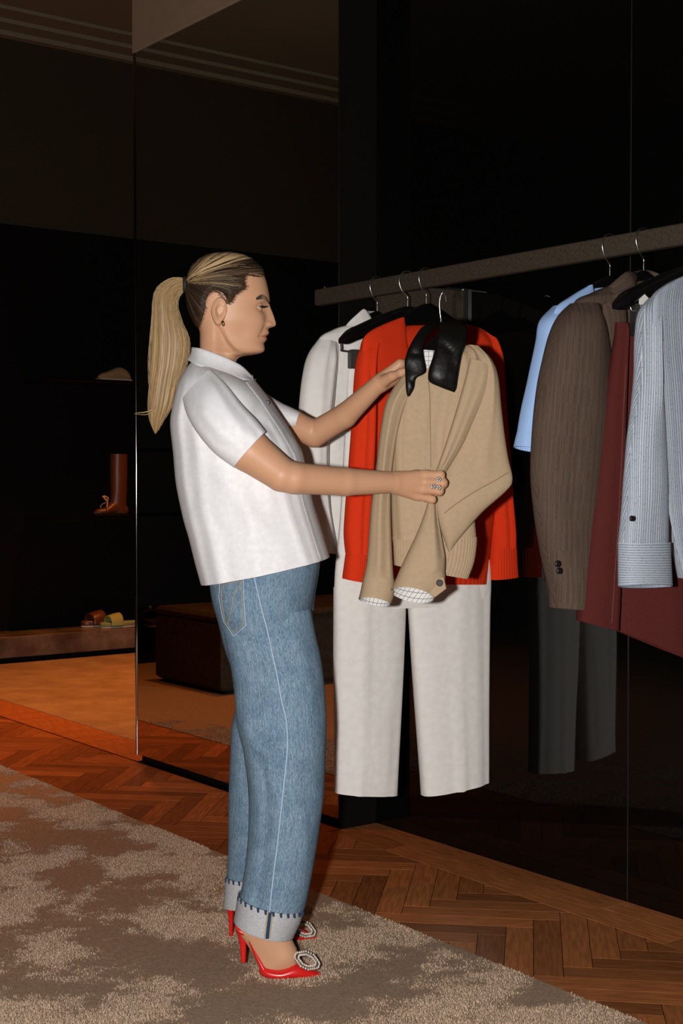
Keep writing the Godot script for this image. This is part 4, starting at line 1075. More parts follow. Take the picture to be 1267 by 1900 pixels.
func furnishings() -> void:
	# the rug the woman stands on
	var b := Buf.new()
	var P := []
	var U := []
	for i in 61:
		var row := PackedVector3Array()
		var ru := PackedVector2Array()
		var z := lerpf(-2.39, 2.4, float(i) / 60)
		for j in 121:
			var x := lerpf(-8.0, 1.6, float(j) / 120)
			var h := 0.003 + 0.0008 * noise.get_noise_2d(x * 60, z * 60)
			row.append(Vector3(x, h, z + (0.002 * noise.get_noise_1d(x * 100) if i == 0 else 0.0)))
			ru.append(Vector2(x, z))
		P.append(row)
		U.append(ru)
	b.grid(P, U, false, true)
	rbox(b, Vector3(-8.0, -0.004, -2.39), Vector3(1.6, 0.0015, 2.4), 0.001)
	tag(obj("rug", b, M.rug), "large brown silky rug with brushed light and dark patches under the woman", "rug")
	# its pile, where it shows: tufts that lean with the way they were brushed
	var tuft := SurfaceTool.new()
	tuft.begin(Mesh.PRIMITIVE_TRIANGLES)
	for k in 3:
		var a0 := TAU * k / 3.0
		var a1 := TAU * (k + 1) / 3.0
		for p in [Vector3(0, 1, 0), Vector3(cos(a0), 0, sin(a0)), Vector3(cos(a1), 0, sin(a1))]:
			tuft.set_normal(Vector3(cos((a0 + a1) * 0.5), 0.12, sin((a0 + a1) * 0.5)).normalized())
			tuft.add_vertex(p)
	var mm := MultiMesh.new()
	mm.transform_format = MultiMesh.TRANSFORM_3D
	mm.use_colors = true
	mm.mesh = tuft.commit()
	var at: Array[Transform3D] = []
	var tint_ := PackedColorArray()
	var rg := RandomNumberGenerator.new()
	rg.seed = 31
	var row_z := -2.388
	while row_z < -1.2:
		# the part of the rug that the lens can see, with a margin to either side
		var x0 := maxf(-6.4, -6.4 + (row_z + 2.39) * 2.6)
		var x1 := minf(-1.3, -1.55 + (row_z + 2.39) * -0.45)
		var x := x0
		while x < x1:
			var px := x + rg.randf_range(-0.0022, 0.0022)
			var pz := row_z + rg.randf_range(-0.0022, 0.0022)
			var b2 := clampf(brushed(px, pz) + rg.randf_range(-0.28, 0.28), 0.0, 1.0)
			var h := rg.randf_range(0.0068, 0.0086)
			var lean := Vector3(1.9, 0.75, 1.1).lerp(Vector3(-0.7, 1, -0.4), b2) + Vector3(rg.randf_range(-0.35, 0.35), 0, rg.randf_range(-0.35, 0.35))
			lean = lean.normalized() * h
			at.append(Transform3D(Basis(Vector3(0.0026, 0, 0), lean, Vector3(0, 0, 0.0026)) * Basis(Vector3.UP, rg.randf_range(0.0, 2.1)), Vector3(px, 0.0005, pz)))
			var f := rg.randf_range(0.55, 1.2)
			tint_.append(Color(0.50 * f, 0.355 * f, 0.245 * f))
			x += 0.0042
		row_z += 0.0042
	mm.instance_count = at.size()
	for k in at.size():
		mm.set_instance_transform(k, at[k])
		mm.set_instance_color(k, tint_[k])
	var pile := MultiMeshInstance3D.new()
	pile.name = "pile"
	pile.multimesh = mm
	pile.material_override = M.pile
	pile.set_meta("kind", "stuff")
	get_node("rug").add_child(pile)
	# the carpet of the next room
	tag(obj("carpet", box(Vector3(-8.52, -0.004, -8.9), Vector3(-5.27, 0.004, -3.112), 0.002), M.sand_carpet), "plain sand-coloured carpet in the next room before the marble bench", "carpet")
	# marble bench under the shelves
	var t := thing("marble_bench", "long low brown marble bench along the far left wall", "bench", Vector3(-8.75, 0, -5.6))
	for k in 4:
		obj("marble_slab", box(Vector3(-0.17, 0.035, -3.3 + k * 0.85 + (0.0015 if k else 0.0)), Vector3(0.2, 0.172, -3.3 + (k + 1) * 0.85 if k < 3 else 1.95), 0.003), M.marble, t)
	obj("plinth", box(Vector3(-0.17, 0, -3.3), Vector3(0.17, 0.036, 1.95), 0.002), M.black_panel, t)
	var t2 := thing("black_bench", "low black bench under the shelves on the far left wall, reflected in the mirror", "bench", Vector3(-8.75, 0, 0.3))
	obj("body", box(Vector3(-0.17, 0, -1.95), Vector3(0.2, 0.172, 2.2), 0.003), M.black_panel, t2)
	for s in [[1.88, -4.05, -8.8, "thin black upper shelf holding the woven clog"], [0.945, -4.05, -8.8, "thin black lower shelf holding the brown boot"], [1.418, 2.5, -1.02, "thin black upper shelf seen only in the mirror"], [0.965, 2.5, -1.02, "thin black lower shelf seen only in the mirror"]]:
		var sh := thing("shelf", s[3], "shelf", Vector3(-8.75, s[0], (s[1] + s[2]) / 2), 0, "wall shelves")
		var half: float = absf(s[1] - s[2]) / 2
		obj("board", box(Vector3(-0.18, -0.02, -half), Vector3(0.2, 0.0, half), 0.002), M.lacquer, sh)
	# woven clog on the upper shelf, its toe to the left
	t = thing("woven_clog", "tan woven clog on the upper shelf at the far left", "shoe", Vector3(-8.66, 1.881, -4.60), PI / 2)
	b = Buf.new()
	loft(b, [[-0.125, 0.012, -0.125, 0.03, 0, 0, 0.012, 0], [-0.1, 0.006, -0.1, 0.05, 0, 0, 0.034, 0], [-0.05, 0.006, -0.05, 0.066, 0, 0, 0.044, 0], [0.0, 0.008, 0.0, 0.088, 0, 0, 0.043, 0], [0.04, 0.01, 0.04, 0.098, 0, 0, 0.04, 0], [0.08, 0.01, 0.085, 0.082, 0, 0, 0.038, 0], [0.11, 0.012, 0.112, 0.05, 0, 0, 0.03, 0], [0.118, 0.016, 0.118, 0.034, 0, 0, 0.02, 0]], 24, 24, {"caps": 3, "e": 0.8})
	obj("upper", b, M.straw, t)
	obj("sole", box(Vector3(-0.128, 0, -0.042), Vector3(0.118, 0.016, 0.042), 0.006), M.pale_sole, t)
	# brown boot on the lower shelf
	t = thing("brown_boot", "tall brown leather boot with a tied lace on the lower shelf", "boot", Vector3(-8.66, 0.946, -4.62), PI / 2)
	b = Buf.new()
	loft(b, [[-0.05, 0.43, 0.075, 0.43, 0, 0, 0.052, 0], [-0.052, 0.3, 0.073, 0.3, 0, 0, 0.052, 0], [-0.05, 0.18, 0.07, 0.18, 0, 0, 0.048, 0], [-0.052, 0.11, 0.066, 0.1, 0, 0, 0.042, 0], [-0.06, 0.07, 0.068, 0.04, 0, 0, 0.04, 0], [-0.06, 0.03, 0.07, 0.015, 0, 0, 0.038, 0]], 30, 28, {"e": 0.9, "caps": 2, "lip": 0.003, "wave": 0.003})
	obj("shaft", b, M.brown_leather, t)
	b = Buf.new()
	loft(b, [[-0.18, 0.012, -0.18, 0.028, 0, 0, 0.008, 0], [-0.155, 0.01, -0.155, 0.05, 0, 0, 0.03, 0], [-0.1, 0.01, -0.1, 0.062, 0, 0, 0.042, 0], [-0.05, 0.01, -0.04, 0.1, 0, 0, 0.042, 0], [0.02, 0.01, 0.02, 0.1, 0, 0, 0.038, 0], [0.06, 0.01, 0.065, 0.07, 0, 0, 0.034, 0], [0.075, 0.014, 0.078, 0.05, 0, 0, 0.02, 0]], 22, 24, {"e": 0.8, "caps": 3})
	obj("vamp", b, M.brown_leather, t)
	obj("sole", box(Vector3(-0.182, 0, -0.036), Vector3(0.076, 0.014, 0.036), 0.004), M.black_panel, t)
	b = Buf.new()
	for s in [-1.0, 1.0]:
		tube(b, curve([[-0.085, 0.105, 0.02], [-0.1 - 0.012 * s, 0.125, 0.03], [-0.118 - 0.012 * s, 0.14, 0.02 + 0.01 * s], [-0.11, 0.118, 0.03], [-0.085, 0.1, 0.02]], 16), 0.005, 0.005, 6)
		tube(b, curve([[-0.085, 0.1, 0.02], [-0.1, 0.08, 0.04 * s], [-0.105, 0.06, 0.045 * s]], 8), 0.004, 0.004, 6)
	obj("lace", b, M.lace, t)
	# sandals on the bench
	for s in [[-8.64, -4.62, 0.0, "green slide sandal with a wide strap on the marble bench", true], [-8.79, -4.56, 0.08, "orange-brown slide sandal half hidden behind the green one", false]]:
		t = thing("slide_sandal", s[3], "sandal", Vector3(s[0], 0.172, s[1]), PI / 2 + s[2], "slide sandals on the marble bench")
		b = Buf.new()
		var sole := PackedVector2Array()
		for k in 28:
			var a := TAU * k / 28.0
			sole.append(Vector2(0.125 * cos(a), (0.043 + 0.006 * cos(a + 2.6)) * sin(a)))
		var flat := Transform3D(Basis(Vector3(1, 0, 0), Vector3(0, 0, -1), Vector3(0, 1, 0)), Vector3.ZERO)
		slab(b, sole, 0.001, 0.012, 0.003, flat)
		obj("outsole", b, M.pale_sole, t)
		b = Buf.new()
		slab(b, sole, 0.0125, 0.036, 0.005, flat)
		obj("footbed", b, M.green_sole if s[4] else M.brown_leather, t)
		b = Buf.new()
		var A := PackedVector3Array()
		var B := PackedVector3Array()
		for k in 17:
			var a := PI * k / 16.0
			A.append(Vector3(-0.075, 0.02 + 0.05 * pow(sin(a), 0.7), 0.05 * cos(a)))
			B.append(Vector3(0.0, 0.02 + 0.066 * pow(sin(a), 0.7), 0.052 * cos(a)))
		ribbon(b, A, B, 6, 0.006, 0.003)
		obj("strap", b, M.green_strap if s[4] else M.brown_leather, t)
		t.scale = Vector3.ONE * (1.18 if s[4] else 1.3)
	var far_sandal: Node3D = t.duplicate()
	far_sandal.name = numbered("slide_sandal")
	add_child(far_sandal, true)
	far_sandal.position = Vector3(-8.62, 0.172, -0.92)
	far_sandal.rotation.y = 0.35
	tag(far_sandal, "brown slide sandal on the black bench, seen small in the mirror above the ottoman", "sandal")
	stud(far_sandal, "ornament", M.gold, Vector3(-0.04, 0.09, 0.0), 0.02, 0.012)
	# ottoman, seen in the mirror
	t = thing("ottoman", "dark square ottoman on the rug, seen reflected in the mirror", "ottoman", Vector3(-6.91, 0.003, -0.97))
	b = Buf.new()
	rbox(b, Vector3(-0.36, 0.02, -0.68), Vector3(0.36, 0.40, 0.68), 0.018)
	obj("base", b, M.ottoman, t)
	b = Buf.new()
	rbox(b, Vector3(-0.363, 0.40, -0.683), Vector3(0.363, 0.45, 0.683), 0.02)
	obj("seat_pad", b, M.ottoman, t)
	for x in [-0.3, 0.3]:
		for z in [-0.6, 0.6]:
			obj("foot", box(Vector3(x - 0.03, 0, z - 0.03), Vector3(x + 0.03, 0.022, z + 0.03), 0.003), M.black_panel, t)

func rail_and_wall_fittings() -> void:
	var t := thing("clothes_rail", "brown leather-wrapped flat clothes rail fixed across the black niche", "rail", Vector3(-2.4, 1.767, -2.68))
	obj("bar", box(Vector3(-1.255, 0, -0.014), Vector3(3.2, 0.051, 0.014), 0.003), M.rail_leather, t)
	var b := Buf.new()
	tube(b, PackedVector3Array([Vector3(-1.22, 0.05, 0), Vector3(-1.22, 0.058, 0)]), 0.005, 0.004, 12)
	obj("screw", b, M.steel, t)
	for x in [-0.96, 1.6]:
		obj("arm", box(Vector3(x - 0.014, -0.055, -0.35), Vector3(x + 0.014, 0.044, -0.0145), 0.003), M.rail_leather, t)
		b = Buf.new()
		rbox(b, Vector3(x - 0.018, -0.075, -0.365), Vector3(x + 0.018, 0.052, -0.349), 0.002)
		rbox(b, Vector3(x - 0.0145, 0.0445, -0.35), Vector3(x + 0.0145, 0.05, -0.28), 0.001)
		obj("wall_plate", b, M.steel, t)

# black lacquered hanger: its arms in the frame's xy plane, the hook's stem at x = 0; y is height above the floor
func hanger(frame: String, label: String, stem: float, inside := true) -> Node3D:
	var f: Array = FRAMES[frame]
	var t := thing("clothes_hanger", label, "hanger", Vector3(f[0], 1.6, f[2]), deg_to_rad(f[3]), "black hangers on the rail")
	var b := Buf.new()
	var y := stem - 1.6
	tube(b, curve([[0, y - 0.01, 0], [0, y + 0.018, 0], [-0.001, y + 0.033, 0], [-0.018, y + 0.05, 0], [-0.028, y + 0.075, 0], [-0.0225, y + 0.097, 0], [-0.004, y + 0.1085, 0], [0.014, y + 0.105, 0], [0.0235, y + 0.092, 0], [0.026, y + 0.076, 0]], 40), 0.0018, 0.0018, 10)
	obj("hook", b, M.steel, t)
	b = Buf.new()
	loft(b, hanger_rows(y, inside), 60, 20, {"e": 0.7, "caps": 3})
	obj("arms", b, M.lacquer, t)
	return t

func hanger_rows(y: float, inside: bool) -> Array:
	var rows := []
	for k in 17:
		var s := (k - 8) / 8.0
		var a := absf(s)
		var drop := (0.07 if inside else 0.085) * pow(a, 1.25)
		var hh := lerpf(0.027, 0.012 if inside else 0.017, a) if k > 0 and k < 16 else 0.005
		var x := s * (0.175 if inside else 0.235)
		var z := (0.006 if inside else 0.03) * a * a
		rows.append([x, y - 0.028 - drop - hh, x, y - 0.022 - drop + hh, z, z, lerpf(0.008, 0.011 if inside else 0.02, a) if hh > 0.006 else 0.005, 0])
	return rows

func piece(parent: Node3D, called: String, material: Material, table: String, nv: int, nu: int, o := {}) -> Dictionary:
	var b := Buf.new()
	var g := loft(b, T[table], nv, nu, o)
	obj(called, b, material, parent)
	return g

func stud(parent: Node3D, called: String, material: Material, at: Vector3, r: float, deep := 0.003) -> void:
	var b := Buf.new()
	var p := PackedVector2Array()
	for k in 20:
		p.append(Vector2(cos(TAU * k / 20), sin(TAU * k / 20)) * r)
	slab(b, p, -deep, deep, deep * 0.5, Transform3D(Basis(), at))
	for k in 4:
		var c := Vector2(cos(TAU * (k + 0.5) / 4), sin(TAU * (k + 0.5) / 4)) * r * 0.3
		slab(b, PackedVector2Array([c + Vector2(r * .1, 0), c + Vector2(0, r * .1), c - Vector2(r * .1, 0), c - Vector2(0, r * .1)]), deep - 0.0004, deep + 0.0005, 0.0001, Transform3D(Basis(), at))
	obj(called, b, material, parent)

func hung_clothes() -> void:
	hanger("white_shirt", "leftmost black hanger on the rail, inside the white shirt", 1.717)
	hanger("white_trousers", "black clip hanger second from the left, carrying the white trousers", 1.717, false)
	hanger("red_cardigan", "black hanger inside the red cardigan, third from the left", 1.717)
	hanger("blue_knit", "black hanger inside the light blue knit", 1.717)
	hanger("grey_jacket", "black hanger inside the grey-brown pinstripe jacket", 1.717)
	hanger("skirt", "black clip hanger with the burgundy skirt under it", 1.717, false)
	hanger("striped_shirt", "rightmost black hanger, inside the blue-grey striped shirt", 1.717)
	# white shirt
	var t := framed("white_shirt", "white_shirt", "cream white long-sleeved shirt on the leftmost hanger, mostly behind the red cardigan", "shirt", "clothes on the rail")
	piece(t, "body", M.white_cloth, "ws_body", 40, 48, {"lip": 0.003, "wave": 0.006, "folds": [[-0.5, 0.1, -0.5, 1, 0.1, 0.01], [-0.1, 0.2, -0.2, 1, 0.12, 0.008]]})
	piece(t, "sleeve", M.white_cloth, "ws_sleeve_left", 44, 32, {"lip": 0.003, "wave": 0.008, "crease": 0.004, "crease_x": 14.0, "crease_y": 4.0, "folds": [[-0.3, 0.05, -0.2, 0.9, 0.2, 0.008], [0.35, 0.1, 0.3, 0.8, 0.2, 0.009], [0.7, 0.0, 0.75, 1, 0.2, -0.006]]})
	piece(t, "sleeve", M.white_cloth, "ws_sleeve_right", 24, 24, {"lip": 0.003, "wave": 0.006})
	piece(t, "collar", M.white_cloth, "ws_collar", 16, 16)
	piece(t, "collar_back", M.white_cloth, "ws_collar_back", 16, 12)
	# white trousers
	t = framed("white_trousers", "white_trousers", "white creased trousers hanging by clips under the red cardigan", "trousers", "clothes on the rail")
	piece(t, "top", M.white_cloth, "wt_top", 40, 48, {"wave": 0.003})
	piece(t, "leg", M.white_cloth, "wt_left", 50, 40, {"lip": 0.004, "folds": [[-0.3, 0.0, -0.42, 1, 0.10, 0.009], [0.78, 0.45, 0.62, 1, 0.05, -0.005]], "wave": 0.003})
	piece(t, "leg", M.white_cloth, "wt_right", 50, 40, {"lip": 0.004, "folds": [[0.1, 0.0, 0.02, 1, 0.07, 0.012], [0.75, 0.0, 0.8, 1, 0.1, -0.008]], "wave": 0.003})
	for p in T.wt_clip:
		var b := box(Vector3(p[0] - 0.012, p[1] - 0.025, p[2] - 0.012), Vector3(p[0] + 0.012, p[1] + 0.03, p[2] + 0.012), 0.003)
		obj("clip", b, M.grey_metal, t)
	var wire := Buf.new()
	var c0 := v3(T.wt_clip[0])
	tube(wire, curve([[c0.x - 0.03, c0.y + 0.07, 0.01], [c0.x - 0.032, c0.y + 0.035, 0.012], [c0.x - 0.02, c0.y + 0.026, 0.012], [c0.x + 0.1, c0.y + 0.024, 0.01]], 24), 0.003, 0.003, 8)
	obj("wire", wire, M.grey_metal, t)
	# red cardigan
	t = framed("red_cardigan", "red_cardigan", "bright red V-neck knitted cardigan on the rail behind the tan jacket", "cardigan", "clothes on the rail")
	var rk := {"lip": 0.003, "wave": 0.005}
	piece(t, "body", M.red_knit, "rc_body", 44, 48, {"wave": 0.005, "folds": [[-0.78, 0.15, -0.72, 1, 0.06, 0.010], [-0.55, 0.2, -0.5, 1, 0.07, 0.008], [0.7, 0.2, 0.75, 1, 0.1, 0.01]]})
	piece(t, "front_panel", M.red_knit, "rc_front", 24, 24, {"wave": 0.003})
	piece(t, "hem_rib", M.red_knit, "rc_hem", 6, 240, {"lip": 0.003, "rib": 0.0012, "ribs": 60.0})
	for s in ["left", "right"]:
		piece(t, "sleeve", M.red_knit, "rc_sleeve_" + s, 44, 32, {"wave": 0.006, "folds": [[0.1, 0.05, 0.25, 1, 0.16, 0.010], [-0.55, 0.3, -0.4, 1, 0.15, 0.007], [0.65, 0.0, 0.8, 0.9, 0.12, -0.008]]})
		piece(t, "cuff", M.red_knit, "rc_cuff_" + s, 8, 120, {"lip": 0.003, "rib": 0.0012, "ribs": 30.0})
	# blue knit
	t = framed("blue_knit", "blue_knit", "light blue short knitted top with ribbed sleeve, left of the pinstripe jacket", "knit top", "clothes on the rail")
	piece(t, "body", M.blue_knit, "bk_body", 36, 40, rk)
	piece(t, "front_panel", M.blue_knit, "bk_front", 20, 20, {"wave": 0.002})
	piece(t, "sleeve", M.blue_knit, "bk_sleeve", 36, 28, {"wave": 0.005, "folds": [[0.2, 0.4, 0.3, 1, 0.15, 0.006], [-0.4, 0.55, -0.35, 1, 0.15, 0.005], [0.55, 0.1, 0.6, 0.6, 0.2, -0.006]]})
	piece(t, "cuff", M.blue_knit, "bk_cuff", 8, 120, {"lip": 0.003, "rib": 0.001, "ribs": 30.0})
	piece(t, "sleeve", M.blue_knit, "bk_sleeve_right", 20, 24, rk)
	# grey-brown jacket
	t = framed("pinstripe_jacket", "grey_jacket", "grey-brown pinstripe tailored jacket with dark cuff buttons, on the right of the rail", "jacket", "clothes on the rail")
	piece(t, "body", M.suiting, "gj_body", 44, 48, {"lip": 0.003, "wave": 0.004})
	var sl := piece(t, "sleeve", M.suiting, "gj_sleeve", 60, 40, {"wave": 0.004, "folds": [[0.1, 0.05, 0.0, 0.6, 0.4, 0.006]]})
	piece(t, "cuff", M.suiting, "gj_cuff", 8, 40, {"lip": 0.004})
	piece(t, "collar", M.suiting, "gj_collar", 20, 16)
	piece(t, "collar_back", M.suiting, "gj_collar_back", 16, 12)
	piece(t, "lapel", M.suiting, "gj_lapel", 30, 16)
	piece(t, "sleeve", M.suiting, "gj_sleeve_right", 24, 24, {"lip": 0.003})
	for p in T.gj_button:
		stud(t, "button", M.button, Vector3(p[0], p[1], drape([sl], p[0], p[1], 0.1) + 0.002), 0.0075, 0.003)
	# burgundy skirt
	t = framed("burgundy_skirt", "skirt", "dark burgundy flared skirt with a deep pleat, between pinstripe jacket and striped shirt", "skirt", "clothes on the rail")
	var g := piece(t, "front_panel", M.burgundy, "sk_left", 50, 32, {"lip": 0.003, "wave": 0.003, "folds": [[0.55, 0.1, 0.75, 1, 0.25, 0.008]]})
	piece(t, "back_panel", M.burgundy, "sk_right", 50, 48, {"lip": 0.003, "wave": 0.004, "folds": [[-0.2, 0.2, -0.3, 1, 0.2, 0.012], [0.4, 0.2, 0.3, 1, 0.2, 0.01]]})
	var st := Buf.new()
	var sl2 := PackedVector3Array()
	for i in range(17, 50):
		sl2.append(g.P[i][10] + Vector3(0, 0, 0.0006))
	tube(st, sl2, 0.0007, 0.0007, 5)
	obj("stitching", st, M.burgundy_thread, t)
	for p in T.sk_clip:
		obj("clip", box(Vector3(p[0] - 0.012, p[1] - 0.035, p[2] - 0.012), Vector3(p[0] + 0.012, p[1] + 0.04, p[2] + 0.014), 0.003), M.grey_metal, t)
	var tg := Buf.new()
	var k0 := v3(T.sk_clip[0])
	slab(tg, PackedVector2Array([Vector2(k0.x - 0.002, k0.y + 0.03), Vector2(k0.x + 0.02, k0.y + 0.03), Vector2(k0.x + 0.026, k0.y + 0.05), Vector2(k0.x + 0.012, k0.y + 0.062), Vector2(k0.x - 0.002, k0.y + 0.05)]), 0.03, 0.034, 0.001)
	obj("paper_tag", tg, M.white_tag, t)
	tg = Buf.new()
	tube(tg, curve([[k0.x - 0.018, k0.y + 0.05, 0.02], [k0.x - 0.018, k0.y + 0.03, 0.022], [k0.x - 0.012, k0.y + 0.024, 0.022], [k0.x - 0.006, k0.y + 0.05, 0.02]], 16), 0.0016, 0.0016, 6)
	obj("wire", tg, M.steel, t)
	# striped shirt
	t = framed("striped_shirt", "striped_shirt", "pale blue-grey shirt with fine white stripes, at the right edge of the rail", "shirt", "clothes on the rail")
	piece(t, "body", M.stripe, "ss_body", 44, 48, {"lip": 0.003, "wave": 0.006})
	piece(t, "front_panel", M.stripe, "ss_front", 40, 24, {"lip": 0.002, "wave": 0.005})
	sl = piece(t, "sleeve", M.stripe, "ss_sleeve", 50, 36, {"wave": 0.005, "folds": [[0.3, 0.0, 0.1, 0.5, 0.3, 0.006]]})
	piece(t, "cuff", M.stripe_across, "ss_cuff", 10, 40, {"lip": 0.003})
	piece(t, "sleeve", M.stripe, "ss_sleeve_right", 24, 24, {"lip": 0.003})
	for p in T.ss_button:
		stud(t, "button", M.button, Vector3(p[0], p[1], drape([sl], p[0], p[1], 0.09) + 0.0015), 0.006, 0.0025)

func tan_jacket() -> void:
	var f: Array = FRAMES.tan_jacket
	var stem: Vector3 = v3(T.tj_hang[0])
	var h := thing("clothes_hanger", "black hanger inside the tan jacket, lifted off the rail by the woman", "hanger", Vector3(f[0], f[1] + stem.y - 0.1, f[2]), deg_to_rad(f[3] + 8.0), "black hangers on the rail")
	var b := Buf.new()
	var x := stem.x
	tube(b, curve([[x, 0.08, 0], [x, 0.118, 0], [x - 0.001, 0.125, 0], [x - 0.004, 0.15, 0.002], [x - 0.003, 0.172, 0.004], [x + 0.003, 0.185, 0.006], [x + 0.009, 0.178, 0.01], [x + 0.011, 0.162, 0.012]], 32), 0.0019, 0.0019, 10)
	obj("hook", b, M.steel, h)
	b = Buf.new()
	loft(b, hanger_rows(0.09, true), 50, 16, {"e": 0.7, "caps": 3})
	var arms := obj("arms", b, M.lacquer, h)
	arms.position = Vector3(x, -0.012, -0.03)
	arms.scale = Vector3(0.5, 1, 0.7)
	var t := framed("tan_jacket", "tan_jacket", "short tan cotton jacket with black leather collar, held up by the woman", "jacket")
	var g0 := piece(t, "body", M.tan_cotton, "tj_body", 50, 64, {"wave": 0.004, "crease": 0.003, "crease_x": 12.0, "crease_y": 4.0, "folds": [[-0.86, 0.2, -0.80, 1, 0.05, 0.012], [-0.66, 0.2, -0.68, 1, 0.05, 0.012], [-0.48, 0.3, -0.5, 1, 0.06, 0.008], [-0.05, 0.12, 0.02, 0.8, 0.025, 0.007], [0.06, 0.12, 0.12, 0.8, 0.03, -0.006], [0.25, 0.25, 0.25, 0.7, 0.08, 0.010], [0.5, 0.12, 0.35, 0.6, 0.08, 0.012], [-0.28, 0.35, -0.2, 0.9, 0.08, 0.010]]})
	piece(t, "hem_rib", M.tan_cotton, "tj_rib", 8, 240, {"lip": 0.003, "rib": 0.0012, "ribs": 60.0})
	piece(t, "sleeve", M.tan_cotton, "tj_sleeve_left", 50, 36, {"wave": 0.005, "folds": [[-0.2, 0.1, -0.1, 0.9, 0.2, 0.007], [0.6, 0.1, 0.5, 0.9, 0.2, -0.005]]})
	piece(t, "cuff", M.tan_cotton, "tj_cuff_left", 10, 36, {})
	piece(t, "cuff_lining", M.check, "tj_cuff_left", 10, 36, {"grow": -0.002})
	var g1 := piece(t, "sleeve", M.tan_cotton, "tj_sleeve_right", 60, 40, {"wave": 0.007, "crease": 0.003, "crease_x": 8.0, "crease_y": 6.0, "caps": 3, "folds": [[0.5, 0.05, 0.2, 0.5, 0.14, 0.006], [-0.4, 0.55, 0.75, 0.62, 0.10, 0.002]]})
	piece(t, "gathered_fold", M.tan_cotton, "tj_fold", 40, 28, {"wave": 0.003, "caps": 3, "folds": [[0.3, 0.1, 0.1, 0.9, 0.3, 0.006], [-0.5, 0.0, -0.3, 0.8, 0.25, -0.006]]})
	piece(t, "sleeve_end", M.tan_cotton, "tj_sleeve_lower", 40, 40, {"wave": 0.004, "caps": 1, "folds": [[0.2, 0.1, 0.5, 0.9, 0.2, 0.006], [0.75, 0.0, 0.8, 0.7, 0.12, -0.008]]})
	var g := piece(t, "cuff", M.tan_cotton, "tj_cuff_right", 12, 40, {})
	piece(t, "cuff_lining", M.check, "tj_cuff_right", 12, 40, {"grow": -0.002})
	for q in ["tj_zip", "tj_elbow_seam"]:
		b = Buf.new()
		tube(b, draped([g0, g1], curve(T[q], 40), 0.0004), 0.0013, 0.0013, 6)
		obj("seam", b, M.tan_seam, t)
	piece(t, "collar", M.leather, "tj_lapel_right", 44, 24, {"wave": 0.004, "caps": 3, "e": 0.4, "crease": 0.003, "crease_x": 16.0, "crease_y": 14.0})
	piece(t, "collar", M.leather, "tj_lapel_left", 44, 24, {"wave": 0.004, "caps": 3, "e": 0.4, "crease": 0.003, "crease_x": 16.0, "crease_y": 14.0})
	b = Buf.new()
	var p2 := PackedVector2Array()
	for p in T.tj_lining:
		p2.append(Vector2(p[0], p[1]))
	slab(b, p2, 0.018, 0.024, 0.002)
	obj("neck_lining", b, M.check, t)
	b = Buf.new()
	p2 = PackedVector2Array()
	for p in T.tj_tab:
		p2.append(Vector2(p[0], p[1]))
	var zt := drape([g], T.tj_button[0][0], T.tj_button[0][1], 0.1)
	slab(b, p2, zt - 0.004, zt + 0.003, 0.002)
	obj("cuff_tab", b, M.tan_cotton, t)
	stud(t, "button", M.button, Vector3(T.tj_button[0][0], T.tj_button[0][1], zt + 0.006), 0.0085, 0.003)

# ---------------------------------------------------------------- the woman
const SKIN := Color(0.55, 0.295, 0.17)

func seg_dist(p: Vector2, a: Vector2, b: Vector2) -> float:
	var t := clampf((p - a).dot(b - a) / maxf((b - a).length_squared(), 1e-12), 0, 1)
	return p.distance_to(a.lerp(b, t))

func inside_by(p: Vector2, poly: PackedVector2Array) -> float:
	var d := 1e9
	for i in poly.size():
		d = minf(d, seg_dist(p, poly[i], poly[(i + 1) % poly.size()]))
	return d if Geometry2D.is_point_in_polygon(p, poly) else -d

func table_at(tab: Array, y: float, column: int) -> float:
	var m := tab.size()
	if y >= tab[0][0]:
		return tab[0][column]
	for i in m - 1:
		if y <= tab[i][0] and y >= tab[i + 1][0]:
			var t: float = (tab[i][0] - y) / maxf(tab[i][0] - tab[i + 1][0], 1e-9)
			var a = tab[maxi(i - 1, 0)]
			var d = tab[mini(i + 2, m - 1)]
			# monotone enough: blend spline and line
			var s := cr(a[column], tab[i][column], tab[i + 1][column], d[column], t)
			return lerpf(lerpf(tab[i][column], tab[i + 1][column], t), s, 0.6)
	return tab[m - 1][column]

